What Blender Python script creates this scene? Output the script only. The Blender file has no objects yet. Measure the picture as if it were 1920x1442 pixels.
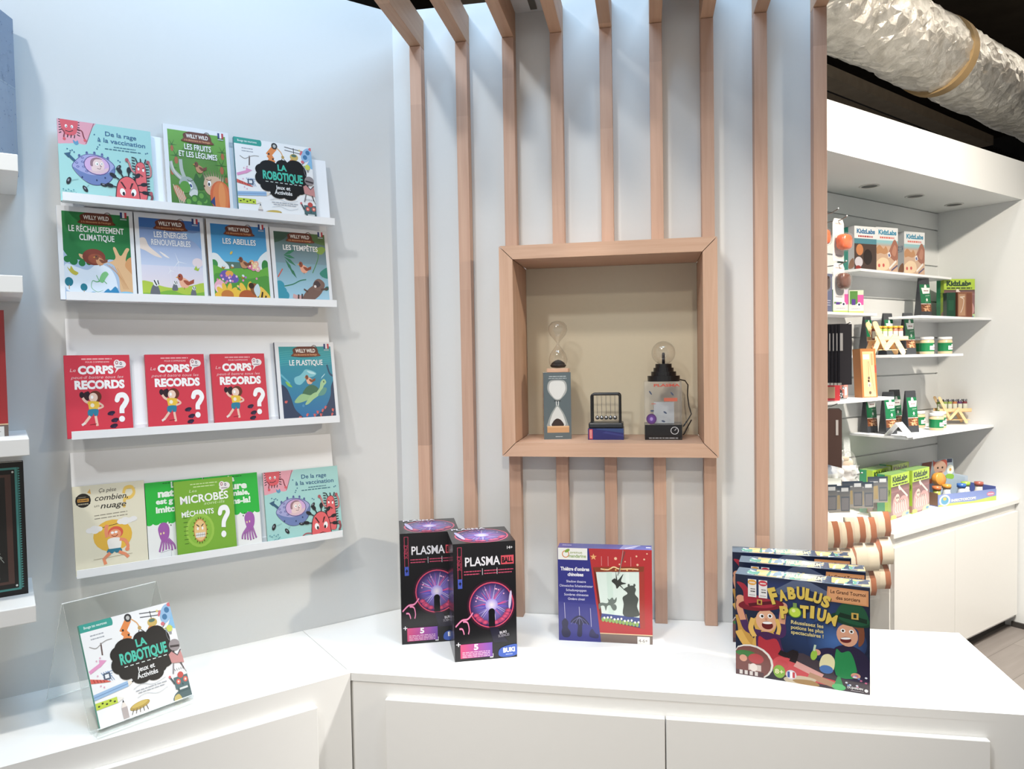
import bpy, math, random
from mathutils import Vector, Matrix
PI = math.pi; R = math.radians; S = math.sqrt(.5)
scene = bpy.context.scene; COL = scene.collection

# ---------------------------------------------------------------- camera, world, lights, exposure
cam_data = bpy.data.cameras.new('camera'); cam = bpy.data.objects.new('camera', cam_data); COL.objects.link(cam)
cam_data.sensor_fit = 'HORIZONTAL'; cam_data.sensor_width = 36.0
cam_data.lens = 1383.4 * 36.0 / 1920.0
cam_data.clip_start = .02; cam_data.clip_end = 100
cam.location = (0, 0, 1.5)
_yaw, _pit, _rol = 0.180913232, -0.0348114710, -0.0172333092
_F = Vector((-math.sin(_yaw)*math.cos(_pit), math.cos(_yaw)*math.cos(_pit), math.sin(_pit)))
_R = _F.cross(Vector((0, 0, 1))).normalized(); _U = _R.cross(_F)
_r = _R*math.cos(_rol) + _U*math.sin(_rol); _u = -_R*math.sin(_rol) + _U*math.cos(_rol)
cam.rotation_euler = Matrix((( _r.x, _u.x, -_F.x), (_r.y, _u.y, -_F.y), (_r.z, _u.z, -_F.z))).to_euler()
scene.camera = cam

world = bpy.data.worlds.new('store_light'); scene.world = world; world.use_nodes = True
_bg = world.node_tree.nodes['Background']
_bg.inputs['Color'].default_value = (1.0, .97, .93, 1); _bg.inputs['Strength'].default_value = .32

scene.view_settings.view_transform = 'Standard'; scene.view_settings.look = 'None'
scene.view_settings.gamma = 1; scene.view_settings.use_curve_mapping = False
scene.view_settings.exposure = 0.95

def spot(name, loc, aim, watts, deg, col=(1, 1, 1), rad=.05, blend=.6):
    d = bpy.data.lights.new(name, 'SPOT'); d.energy = watts; d.spot_size = R(deg); d.spot_blend = blend
    d.color = col; d.shadow_soft_size = rad
    o = bpy.data.objects.new(name, d); COL.objects.link(o); o.location = loc
    o.rotation_euler = (Vector(aim) - Vector(loc)).to_track_quat('-Z', 'Y').to_euler()
    return o
def area(name, loc, aim, watts, sx, sy, col=(1, 1, 1)):
    d = bpy.data.lights.new(name, 'AREA'); d.shape = 'RECTANGLE'; d.size = sx; d.size_y = sy; d.energy = watts; d.color = col
    o = bpy.data.objects.new(name, d); COL.objects.link(o); o.location = loc
    o.rotation_euler = (Vector(aim) - Vector(loc)).to_track_quat('-Z', 'Y').to_euler()
    return o
def W(t, n, z):                     # a point in the frame of the angled walls: t along, n into the wall
    return Vector(((t - n)*S, (t + n)*S, z))
spot('track_spot_shelves', (-1.05, -.44, 3.25), (-.95, 1.5, 1.35), 43, 70, (1, .985, .95), .07)
spot('track_spot_slats', (-.6, .30, 3.2), (0, 1.95, .85), 40, 54, (1, .91, .79), .09, .8)
spot('track_spot_worktop', (.15, 1.22, 3.3), (.15, 1.72, .78), 64, 46, (1, .97, .93), .06, .95)
spot('track_spot_corner', (-.95, .75, 3.3), (-1.05, 1.12, .78), 66, 50, (1, .97, .92), .06, .95)
spot('track_spot_counter', (1.75, 2.35, 3.0), (.40, 1.65, .78), 230, 46, (1, .97, .93), .06)
spot('fill_spot_rear', (.35, -1.5, 3.0), (-.05, 2.0, .95), 60, 30, (1, .89, .74), .06, .9)  # warm fill added behind the camera to lift the wall below the niche
spot('track_spot_right', (2.5, .95, 2.55), (.1, 2.0, 1.2), 75, 48, (1, .88, .70), .05, .9)
spot('track_spot_aisle', W(2.7, .35, 3.0), W(3.5, 2.0, 1.35), 150, 100, (1, .90, .76), .05, .9)
spot('track_spot_cabinet', W(3.3, .75, 3.0), W(3.75, 1.85, .35), 240, 48, (1, .95, .86), .05, .9)
area('cool_ceiling_panel', (-.35, 1.2, 3.35), (-.25, 1.75, 1.0), 22, 1.6, .5, (.50, .74, 1))
_l = area('duct_fill_light', (1.93, 3.90, 3.37), (1.45, 4.33, 2.95), 17, .12, 3.6, (1, .93, .82)); _l.rotation_euler = (Matrix.Rotation(R(-42), 3, 'Z') @ Matrix.Rotation(R(-45), 3, 'Y') ).to_euler()  # unseen strip light, added to brighten the upper side of the foil duct

# ---------------------------------------------------------------- colours and materials
def lin(c):
    if isinstance(c, str):
        c = c.lstrip('#'); c = [int(c[i:i+2], 16)/255 for i in (0, 2, 4)]
        return tuple(x/12.92 if x <= .04045 else ((x + .055)/1.055)**2.4 for x in c)
    return tuple(c)
def new_mat(name):
    m = bpy.data.materials.new(name); m.use_nodes = True
    nt = m.node_tree; b = nt.nodes['Principled BSDF']
    return m, nt, b
def noise_bump(nt, b, scale, strength, dist=.001, detail=3):
    tc = nt.nodes.new('ShaderNodeTexCoord'); n = nt.nodes.new('ShaderNodeTexNoise'); bu = nt.nodes.new('ShaderNodeBump')
    n.inputs['Scale'].default_value = scale; n.inputs['Detail'].default_value = detail
    bu.inputs['Strength'].default_value = strength; bu.inputs['Distance'].default_value = dist
    nt.links.new(tc.outputs['Object'], n.inputs['Vector']); nt.links.new(n.outputs['Fac'], bu.inputs['Height'])
    nt.links.new(bu.outputs['Normal'], b.inputs['Normal'])
    return tc, n
def print_mat(name, rough, spec=.4, bump=.05, scale=400, metallic=0):
    m, nt, b = new_mat(name)
    a = nt.nodes.new('ShaderNodeAttribute'); a.attribute_name = 'print'
    hs = nt.nodes.new('ShaderNodeHueSaturation'); hs.inputs['Saturation'].default_value = .95; hs.inputs['Value'].default_value = .80
    nt.links.new(a.outputs['Color'], hs.inputs['Color']); nt.links.new(hs.outputs['Color'], b.inputs['Base Color'])
    b.inputs['Roughness'].default_value = rough; b.inputs['Specular IOR Level'].default_value = spec
    b.inputs['Metallic'].default_value = metallic
    noise_bump(nt, b, scale, bump, .0002)
    return m
def plain_mat(name, col, rough=.5, spec=.4, bump=.05, scale=60, metallic=0, vary=.03):
    m, nt, b = new_mat(name); c = lin(col)
    tc, n = noise_bump(nt, b, scale, bump)
    r = nt.nodes.new('ShaderNodeValToRGB')
    r.color_ramp.elements[0].color = (*[x*(1 - vary) for x in c], 1); r.color_ramp.elements[1].color = (*[min(1, x*(1 + vary)) for x in c], 1)
    nt.links.new(n.outputs['Fac'], r.inputs['Fac']); nt.links.new(r.outputs['Color'], b.inputs['Base Color'])
    b.inputs['Roughness'].default_value = rough; b.inputs['Specular IOR Level'].default_value = spec; b.inputs['Metallic'].default_value = metallic
    return m
def wood_mat(name, c0, c1, axis='Z', rough=.5, joints=True):
    m, nt, b = new_mat(name); N = nt.nodes.new; K = nt.links.new
    tc = N('ShaderNodeTexCoord'); mp = N('ShaderNodeMapping'); K(tc.outputs['Object'], mp.inputs['Vector'])
    sc = {'X': (2.2, 55, 55), 'Y': (55, 2.2, 55), 'Z': (55, 55, 2.2)}[axis]; mp.inputs['Scale'].default_value = sc
    oi = N('ShaderNodeObjectInfo')
    n = N('ShaderNodeTexNoise'); n.noise_dimensions = '4D'; n.inputs['Scale'].default_value = 1; n.inputs['Detail'].default_value = 6; n.inputs['Roughness'].default_value = .65
    n.inputs['Distortion'].default_value = .8
    mu = N('ShaderNodeMath'); mu.operation = 'MULTIPLY'; mu.inputs[1].default_value = 37; K(oi.outputs['Random'], mu.inputs[0]); K(mu.outputs[0], n.inputs['W'])
    K(mp.outputs['Vector'], n.inputs['Vector'])
    r = N('ShaderNodeValToRGB'); r.color_ramp.elements[0].position = .25; r.color_ramp.elements[1].position = .75
    r.color_ramp.elements[0].color = (*lin(c0), 1); r.color_ramp.elements[1].color = (*lin(c1), 1)
    K(n.outputs['Fac'], r.inputs['Fac']); out = r.outputs['Color']
    if joints:                                                   # finger-jointed lengths: each length has a tone of its own
        sx = N('ShaderNodeSeparateXYZ'); K(tc.outputs['Object'], sx.inputs[0])
        a = N('ShaderNodeMath'); a.operation = 'MULTIPLY_ADD'; a.inputs[1].default_value = 2.1; K(sx.outputs[axis], a.inputs[0]); K(mu.outputs[0], a.inputs[2])
        fl = N('ShaderNodeMath'); fl.operation = 'FLOOR'; K(a.outputs[0], fl.inputs[0])
        wn = N('ShaderNodeTexWhiteNoise'); wn.noise_dimensions = '1D'; K(fl.outputs[0], wn.inputs['W'])
        hs = N('ShaderNodeHueSaturation'); mr = N('ShaderNodeMapRange'); mr.inputs['To Min'].default_value = .83; mr.inputs['To Max'].default_value = 1.1
        K(wn.outputs['Value'], mr.inputs['Value']); K(mr.outputs[0], hs.inputs['Value']); K(out, hs.inputs['Color']); out = hs.outputs['Color']
    K(out, b.inputs['Base Color']); b.inputs['Roughness'].default_value = rough; b.inputs['Specular IOR Level'].default_value = .3
    bu = N('ShaderNodeBump'); bu.inputs['Strength'].default_value = .08; bu.inputs['Distance'].default_value = .001
    K(n.outputs['Fac'], bu.inputs['Height']); K(bu.outputs['Normal'], b.inputs['Normal'])
    return m
def clear_mat(name, tint=(1, 1, 1), base=.05, rim=.55, power=3.0, rough=.03, body=None):
    m = bpy.data.materials.new(name); m.use_nodes = True; nt = m.node_tree; nt.nodes.clear(); N = nt.nodes.new; K = nt.links.new
    out = N('ShaderNodeOutputMaterial'); tr = N('ShaderNodeBsdfTransparent'); tr.inputs['Color'].default_value = (*tint, 1)
    gl = N('ShaderNodeBsdfGlossy'); gl.inputs['Roughness'].default_value = rough
    lw = N('ShaderNodeLayerWeight'); lw.inputs['Blend'].default_value = .5
    p = N('ShaderNodeMath'); p.operation = 'POWER'; p.inputs[1].default_value = power; K(lw.outputs['Facing'], p.inputs[0])
    ma = N('ShaderNodeMath'); ma.operation = 'MULTIPLY_ADD'; ma.inputs[1].default_value = rim; ma.inputs[2].default_value = base; ma.use_clamp = True; K(p.outputs[0], ma.inputs[0])
    n = N('ShaderNodeTexNoise'); n.inputs['Scale'].default_value = 30; bu = N('ShaderNodeBump'); bu.inputs['Strength'].default_value = .03; bu.inputs['Distance'].default_value = .001
    K(n.outputs['Fac'], bu.inputs['Height']); K(bu.outputs['Normal'], gl.inputs['Normal'])
    mx = N('ShaderNodeMixShader'); K(ma.outputs[0], mx.inputs['Fac']); K(tr.outputs[0], mx.inputs[1]); K(gl.outputs[0], mx.inputs[2]); res = mx.outputs[0]
    if body:
        df = N('ShaderNodeBsdfDiffuse'); df.inputs['Color'].default_value = (*lin(body[0]), 1); m2 = N('ShaderNodeMixShader'); m2.inputs['Fac'].default_value = body[1]
        K(res, m2.inputs[1]); K(df.outputs[0], m2.inputs[2]); res = m2.outputs[0]
    K(res, out.inputs['Surface'])
    return m
M_PAPER = print_mat('printed_paper', .42, .35)
M_GLOSS = print_mat('glossy_print', .22, .5, .03)
M_MATTE = print_mat('matte_print', .75, .2, .08)
M_PLAST = print_mat('moulded_plastic', .3, .5, .02)
M_METAL = print_mat('brushed_metal', .25, .5, .03, 200, 1)
M_PAGES = plain_mat('page_block', '#e8e6df', .9, .1, .4, 900)
M_WALL = plain_mat('wall_paint', '#d6d8d8', .65, .25, .05, 90, 0, .01)
M_LAM = plain_mat('white_laminate', '#e6e5e2', .38, .4, .01, 40, 0, .008)
M_SHEET = plain_mat('white_sheet_metal', '#e9ebee', .35, .45, .01, 40, 0, .01)
M_WOOD = wood_mat('beech_upright', '#b89480', '#ccaa96', 'Z')
M_WOODY = wood_mat('beech_rafter', '#bc9478', '#d0aa8c', 'Y')
M_WOODX = wood_mat('beech_rail', '#b8947c', '#ccaa94', 'X', .5, False)
M_WOODV = wood_mat('beech_stile', '#b8947c', '#ccaa94', 'Z', .5, False)
M_PLY = wood_mat('birch_ply', '#d8b080', '#ecd0a4', 'X', .6, False)
M_BEIGE = plain_mat('niche_back_paint', '#cfc8b4', .6, .25, .03, 80, 0, .015)
M_GLASS = clear_mat('clear_glass', (.985, .98, .97), .08, .75, 2.5)
M_ACRYL = clear_mat('clear_acrylic', (.985, .995, .99), .05, .3, 3, .02)
M_ACRED = clear_mat('acrylic_edge', (.9, .95, .93), .1, .3, 3, .1, ('#ffffff', .45))
M_BAG = clear_mat('clear_packaging', (1, 1, 1), .03, .35, 2.5, .08, ('#ffffff', .03))
M_CEIL = plain_mat('dark_ceiling', '#38332d', .9, .1, .6, 8, 0, .4)
M_DARK = plain_mat('dark_steel', '#2b2724', .6, .3, .1, 30, 0, .2)
M_GREYP = plain_mat('grey_lagging', '#a39583', .7, .2, .5, 12, 0, .2)
M_KICK = plain_mat('dark_plinth', '#3a3735', .5, .3, .05)
def foil_mat():
    m, nt, b = new_mat('silver_foil'); N = nt.nodes.new; K = nt.links.new
    b.inputs['Metallic'].default_value = .8; b.inputs['Roughness'].default_value = .30
    tc = N('ShaderNodeTexCoord'); n = N('ShaderNodeTexNoise'); n.inputs['Scale'].default_value = 16; n.inputs['Detail'].default_value = 8; n.inputs['Roughness'].default_value = .65; n.inputs['Distortion'].default_value = .4
    K(tc.outputs['Object'], n.inputs['Vector'])
    bu = N('ShaderNodeBump'); bu.inputs['Strength'].default_value = .6; bu.inputs['Distance'].default_value = .03; K(n.outputs['Fac'], bu.inputs['Height']); K(bu.outputs['Normal'], b.inputs['Normal'])
    r = N('ShaderNodeValToRGB'); r.color_ramp.elements[0].color = (.55, .52, .46, 1); r.color_ramp.elements[1].color = (.92, .89, .83, 1); r.color_ramp.elements[0].position = .3; r.color_ramp.elements[1].position = .7
    K(n.outputs['Fac'], r.inputs['Fac']); K(r.outputs['Color'], b.inputs['Base Color'])
    return m
M_FOIL = foil_mat()
def floor_mat():
    m, nt, b = new_mat('grey_floor_boards'); N = nt.nodes.new; K = nt.links.new
    tc = N('ShaderNodeTexCoord'); mp = N('ShaderNodeMapping'); mp.inputs['Rotation'].default_value = (0, 0, R(-45)); K(tc.outputs['Object'], mp.inputs['Vector'])
    br = N('ShaderNodeTexBrick'); br.inputs['Scale'].default_value = 1; br.inputs['Brick Width'].default_value = 1.2; br.inputs['Row Height'].default_value = .18; br.inputs['Mortar Size'].default_value = .002
    br.inputs['Color1'].default_value = (*lin('#8f8883'), 1); br.inputs['Color2'].default_value = (*lin('#847d79'), 1); br.inputs['Mortar'].default_value = (*lin('#6d6662'), 1)
    K(mp.outputs['Vector'], br.inputs['Vector'])
    m2 = N('ShaderNodeMapping'); m2.inputs['Scale'].default_value = (1.5, 20, 1); K(mp.outputs['Vector'], m2.inputs['Vector'])
    n = N('ShaderNodeTexNoise'); n.inputs['Scale'].default_value = 2; n.inputs['Detail'].default_value = 6; K(m2.outputs['Vector'], n.inputs['Vector'])
    mx = N('ShaderNodeMix'); mx.data_type = 'RGBA'; mx.blend_type = 'MULTIPLY'; mx.inputs['Factor'].default_value = .35
    K(br.outputs['Color'], mx.inputs[6]); K(n.outputs['Fac'], mx.inputs[7]); K(mx.outputs[2], b.inputs['Base Color']); b.inputs['Roughness'].default_value = .5
    return m
M_FLOOR = floor_mat()

# ---------------------------------------------------------------- mesh building
class MB:
    def __init__(s): s.v = []; s.f = []; s.c = []; s.sm = []; s.mi = []; s.M = Matrix(); s.m = 0
    def add(s, vs, fs, col='#ffffff', smooth=False):
        b = len(s.v); s.v += [tuple(s.M @ Vector(p)) for p in vs]
        if isinstance(col, list): cc = [lin(x) for x in col]
        else: c = lin(col); cc = None
        for f in fs:
            s.f.append([i + b for i in f]); s.c.append([cc[i] for i in f] if cc else [c]*len(f)); s.sm.append(smooth); s.mi.append(s.m)
        return s
    def box(s, a, b, col='#ffffff'):
        (x0, y0, z0), (x1, y1, z1) = a, b
        return s.add([(x0, y0, z0), (x1, y0, z0), (x1, y1, z0), (x0, y1, z0), (x0, y0, z1), (x1, y0, z1), (x1, y1, z1), (x0, y1, z1)],
                     [(3, 2, 1, 0), (4, 5, 6, 7), (0, 1, 5, 4), (1, 2, 6, 5), (2, 3, 7, 6), (3, 0, 4, 7)], col)
    def hexa(s, p, col='#ffffff'):               # eight corners: bottom loop then top loop
        return s.add(p, [(3, 2, 1, 0), (4, 5, 6, 7), (0, 1, 5, 4), (1, 2, 6, 5), (2, 3, 7, 6), (3, 0, 4, 7)], col)
    def prism(s, poly, lo, hi, axis='z', col='#ffffff', smooth=False):
        n = len(poly)
        def P(a, b, h): return {'z': (a, b, h), 'y': (a, h, b), 'x': (h, a, b)}[axis]
        vs = [P(a, b, lo) for a, b in poly] + [P(a, b, hi) for a, b in poly]
        s.add(vs, [tuple(range(n))[::-1], tuple(range(n, 2*n))], col)
        return s.add(vs, [(i, (i+1) % n, n + (i+1) % n, n + i) for i in range(n)], col, smooth)
    def tube(s, pts, r, n=8, col='#ffffff', cap=True):
        pts = [Vector(p) for p in pts]; rings = []; k = len(pts); rr = r if isinstance(r, (list, tuple)) else [r]*k
        up = Vector((0, 0, 1))
        for i, p in enumerate(pts):
            d = (pts[min(i+1, k-1)] - pts[max(i-1, 0)]).normalized()
            if abs(d.dot(up)) > .95: up = Vector((1, 0, 0)) if abs(d.x) < .9 else Vector((0, 1, 0))
            a = d.cross(up).normalized(); b = a.cross(d).normalized(); up = b
            rings.append([p + (a*math.cos(2*PI*j/n) + b*math.sin(2*PI*j/n))*rr[i] for j in range(n)])
        vs = [q for g in rings for q in g]
        fs = [(i*n + j, i*n + (j+1) % n, (i+1)*n + (j+1) % n, (i+1)*n + j) for i in range(k-1) for j in range(n)]
        s.add(vs, fs, col, True)
        if cap: s.add(rings[0], [tuple(range(n))[::-1]], col); s.add(rings[-1], [tuple(range(n))], col)
        return s
    def lathe(s, prof, n=20, col='#ffffff', at=(0, 0, 0), smooth=True):
        vs = [(at[0] + r*math.cos(2*PI*j/n), at[1] + r*math.sin(2*PI*j/n), at[2] + z) for r, z in prof for j in range(n)]
        fs = [(i*n + j, i*n + (j+1) % n, (i+1)*n + (j+1) % n, (i+1)*n + j) for i in range(len(prof)-1) for j in range(n)]
        return s.add(vs, fs, col, smooth)
    def ball(s, c, r, n=14, col='#ffffff', sz=1):
        return s.lathe([(max(1e-5, r*math.sin(PI*i/8)), -r*sz*math.cos(PI*i/8)) for i in range(9)], n, col, c)
    def build(s, name, mats, parent=None, loc=None, rot=None, bevel=0):
        me = bpy.data.meshes.new(name); me.from_pydata(s.v, [], s.f)
        ca = me.color_attributes.new('print', 'FLOAT_COLOR', 'CORNER')
        ca.data.foreach_set('color', [x for f in s.c for c in f for x in (*c, 1.0)])
        me.polygons.foreach_set('use_smooth', s.sm)
        if not isinstance(mats, (list, tuple)): mats = [mats]
        for m in mats: me.materials.append(m)
        me.polygons.foreach_set('material_index', s.mi); me.update()
        o = bpy.data.objects.new(name, me); COL.objects.link(o)
        if parent: o.parent = parent
        if loc is not None: o.location = loc
        if rot is not None: o.rotation_euler = rot if isinstance(rot, (tuple, list)) else (0, 0, rot)
        if bevel:
            b = o.modifiers.new('edge', 'BEVEL'); b.width = bevel; b.segments = 2; b.limit_method = 'ANGLE'; b.angle_limit = R(50)
        return o
def tag(o, label, cat, group=None):
    o['label'] = label; o['category'] = cat
    if group: o['group'] = group
    return o
def thing(name, label, cat, loc=(0, 0, 0), rot=0, group=None):
    o = bpy.data.objects.new(name, None); COL.objects.link(o); o.location = loc; o.empty_display_size = .05
    o.rotation_euler = rot if isinstance(rot, (tuple, list)) else (0, 0, rot)
    return tag(o, label, cat, group)
def struct(name, mb, mat, bevel=0):
    o = mb.build(name, mat, bevel=bevel); o['kind'] = 'structure'; return o
def copy_tree(o, parent=None):
    c = o.copy(); COL.objects.link(c)
    if parent: c.parent = parent
    for ch in list(o.children): copy_tree(ch, c)
    return c
def again(o, label, loc, rot, group=None):
    c = copy_tree(o); c.location = loc; c.rotation_euler = rot if isinstance(rot, (tuple, list)) else (0, 0, rot); c['label'] = label
    if group: c['group'] = group
    return c
A45 = PI/4

# ---------------------------------------------------------------- printing: flat inks laid on a face
_txt = {}
def glyphs(body, bold=0.0, shear=0.0, space=1.0):
    k = (body, bold, shear, space)
    if k not in _txt:
        c = bpy.data.curves.new('lettering', 'FONT'); c.body = body; c.size = 1; c.offset = bold; c.shear = shear; c.space_character = space; c.resolution_u = 3
        o = bpy.data.objects.new('lettering', c); COL.objects.link(o)
        dg = bpy.context.evaluated_depsgraph_get(); me = o.evaluated_get(dg).to_mesh()
        _txt[k] = ([(v.co.x, v.co.y) for v in me.vertices], [tuple(p.vertices) for p in me.polygons])
        bpy.data.objects.remove(o); bpy.data.curves.remove(c)
    return _txt[k]
CAP = .70
class Art:
    """inks on the rectangle origin + u*ux + v*uy, u in 0..W, v in 0..H, mapped to real size w x h"""
    def __init__(s, mb, o, ux, uy, nrm, w, h, Wd=100, Hd=100):
        s.mb = mb; s.o = Vector(o); s.ux = Vector(ux)*(w/Wd); s.uy = Vector(uy)*(h/Hd); s.n = Vector(nrm); s.K = [1]; s.W = Wd; s.H = Hd; s.clip = True
        s.asp = (w/Wd)/(h/Hd)
        s.y0 = 0; s.y1 = Hd
    @property
    def k(s): return s.K[0]
    @k.setter
    def k(s, v): s.K[0] = v
    def P(s, p): return s.o + s.ux*p[0] + s.uy*p[1] + s.n*(s.K[0]*1.2e-5 + 1e-5)
    def sub(s, oy, sy):                                      # the same face with heights shifted and scaled
        b = Art(s.mb, (0, 0, 0), (1, 0, 0), (0, 1, 0), s.n, 1, 1); b.o = s.o + s.uy*oy; b.ux = s.ux.copy(); b.uy = s.uy*sy; b.K = s.K; b.W = s.W; b.asp = s.asp/sy
        b.y0 = -oy/sy; b.y1 = (s.H - oy)/sy; return b
    def cl(s, p): return (min(max(p[0], 0), s.W), min(max(p[1], s.y0), s.y1))
    def poly(s, pts, c):
        pts = [s.cl(p) for p in pts]
        s.mb.add([s.P(p) for p in pts], [tuple(range(len(pts)))], c); s.k += 1
    def rect(s, x0, y0, x1, y1, c): s.poly([(x0, y0), (x1, y0), (x1, y1), (x0, y1)], c)
    def grad(s, x0, y0, x1, y1, cb, ct): s.poly([(x0, y0), (x1, y0), (x1, y1), (x0, y1)], [cb, cb, ct, ct])
    def ell(s, cx, cy, rx, ry, c, rot=0, n=20, a0=0, a1=360):
        ca, sa = math.cos(R(rot)), math.sin(R(rot)); full = abs(a1 - a0) >= 360
        A = [R(a0 + (a1 - a0)*i/(n if full else n - 1)) for i in range(n)]
        s.poly([(cx + rx*math.cos(a)*ca - ry*math.sin(a)*sa, cy + rx*math.cos(a)*sa + ry*math.sin(a)*ca) for a in A], c)
    def glow(s, cx, cy, rx, ry, cin, cout, n=24):          # printed radial blend
        ps = [(cx, cy)] + [s.cl((cx + rx*math.cos(2*PI*i/n), cy + ry*math.sin(2*PI*i/n))) for i in range(n)]
        s.mb.add([s.P(p) for p in ps], [(0, 1 + i, 1 + (i+1) % n) for i in range(n)], [cin] + [cout]*n); s.k += 1
    def line(s, pts, w, c, taper=False):
        vs = []; fs = []; n = len(pts)
        for i in range(n):
            a = pts[max(i-1, 0)]; b = pts[min(i+1, n-1)]; dx, dy = b[0]-a[0], b[1]-a[1]; L = math.hypot(dx, dy) or 1
            ww = w/2*(1 - i/(n-1)*.85 if taper else 1); nx, ny = -dy/L*ww, dx/L*ww
            vs += [s.cl((pts[i][0]+nx, pts[i][1]+ny)), s.cl((pts[i][0]-nx, pts[i][1]-ny))]
        for i in range(n-1): fs.append((2*i, 2*i+1, 2*i+3, 2*i+2))
        s.mb.add([s.P(p) for p in vs], fs, c); s.k += 1
    def blob(s, pts, c, sub=4):
        n = len(pts); out = []
        for i in range(n):
            p0, p1, p2, p3 = pts[i-1], pts[i], pts[(i+1) % n], pts[(i+2) % n]
            for j in range(sub):
                t = j/sub; out.append(tuple(.5*(2*p1[k] + (p2[k]-p0[k])*t + (2*p0[k]-5*p1[k]+4*p2[k]-p3[k])*t*t + (3*p1[k]-p0[k]-3*p2[k]+p3[k])*t**3) for k in (0, 1)))
        s.poly(out, c)
    def curve(s, pts, w, c, sub=5, taper=False):
        q = [pts[0]] + list(pts) + [pts[-1]]; out = []
        for i in range(1, len(q)-2):
            p0, p1, p2, p3 = q[i-1], q[i], q[i+1], q[i+2]
            for j in range(sub):
                t = j/sub; out.append(tuple(.5*(2*p1[k] + (p2[k]-p0[k])*t + (2*p0[k]-5*p1[k]+4*p2[k]-p3[k])*t*t + (3*p1[k]-p0[k]-3*p2[k]+p3[k])*t**3) for k in (0, 1)))
        out.append(pts[-1]); s.line(out, w, c, taper)
    def text(s, body, x, y, h, c, w=None, al='c', bold=0.0, rot=0, shear=0.0, space=1.0):
        vs, fs = glyphs(body, bold, shear, space)
        x0 = min(v[0] for v in vs); x1 = max(v[0] for v in vs); sy = h/CAP; sx = w/(x1-x0) if w else sy/s.asp
        off = {'c': -(x0+x1)/2, 'l': -x0, 'r': -x1}[al]; ca, sa = math.cos(R(rot)), math.sin(R(rot)); q = []
        for vx, vy in vs:
            a, b = (vx+off)*sx, vy*sy; q.append(s.cl((x + a*ca - b*sa/s.asp, y + a*sa*s.asp + b*ca)))
        s.mb.add([s.P(p) for p in q], fs, c); s.k += 1
    def greek(s, x, y, w, h, c, seed=1, rot=0, al='c'):      # lettering too small to read in the photo: words as dashes
        rnd = random.Random(seed); p = x - w/2 if al == 'c' else x; e = p + w; vs = []; fs = []; x0 = x; ca, sa = math.cos(R(rot)), math.sin(R(rot))
        while p < e:
            l = min(rnd.uniform(.06, .2)*w, e - p); b = len(vs)
            for px, py in ((p, -h/2), (p+l, -h/2), (p+l, h/2), (p, h/2)):
                vs.append((x0 + (px-x0)*ca - py*sa, y + (px-x0)*sa + py*ca))
            fs.append((b, b+1, b+2, b+3)); p += l + .025*w
        s.mb.add([s.P(s.cl(q)) for q in vs], fs, c); s.k += 1
    def eyes(s, x, y, d, r, pupil='#2a1c18'):
        for e in (-1, 1): s.ell(x + e*d, y, r, r*1.25, '#ffffff', n=12); s.ell(x + e*d*.9, y - r*.2, r*.5, r*.7, pupil, n=10)
def front(mb, w, h, y=0, Wd=100, Hd=100): return Art(mb, (-w/2, y, 0), (1, 0, 0), (0, 0, 1), (0, -1, 0), w, h, Wd, Hd)
def top(mb, w, d, h, Wd=100, Hd=100): return Art(mb, (-w/2, 0, h), (1, 0, 0), (0, 1, 0), (0, 0, 1), w, d, Wd, Hd)
def left(mb, w, d, h, Wd=100, Hd=100): return Art(mb, (-w/2, d, 0), (0, -1, 0), (0, 0, 1), (-1, 0, 0), d, h, Wd, Hd)
def right(mb, w, d, h, Wd=100, Hd=100): return Art(mb, (w/2, 0, 0), (0, 1, 0), (0, 0, 1), (1, 0, 0), d, h, Wd, Hd)
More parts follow.
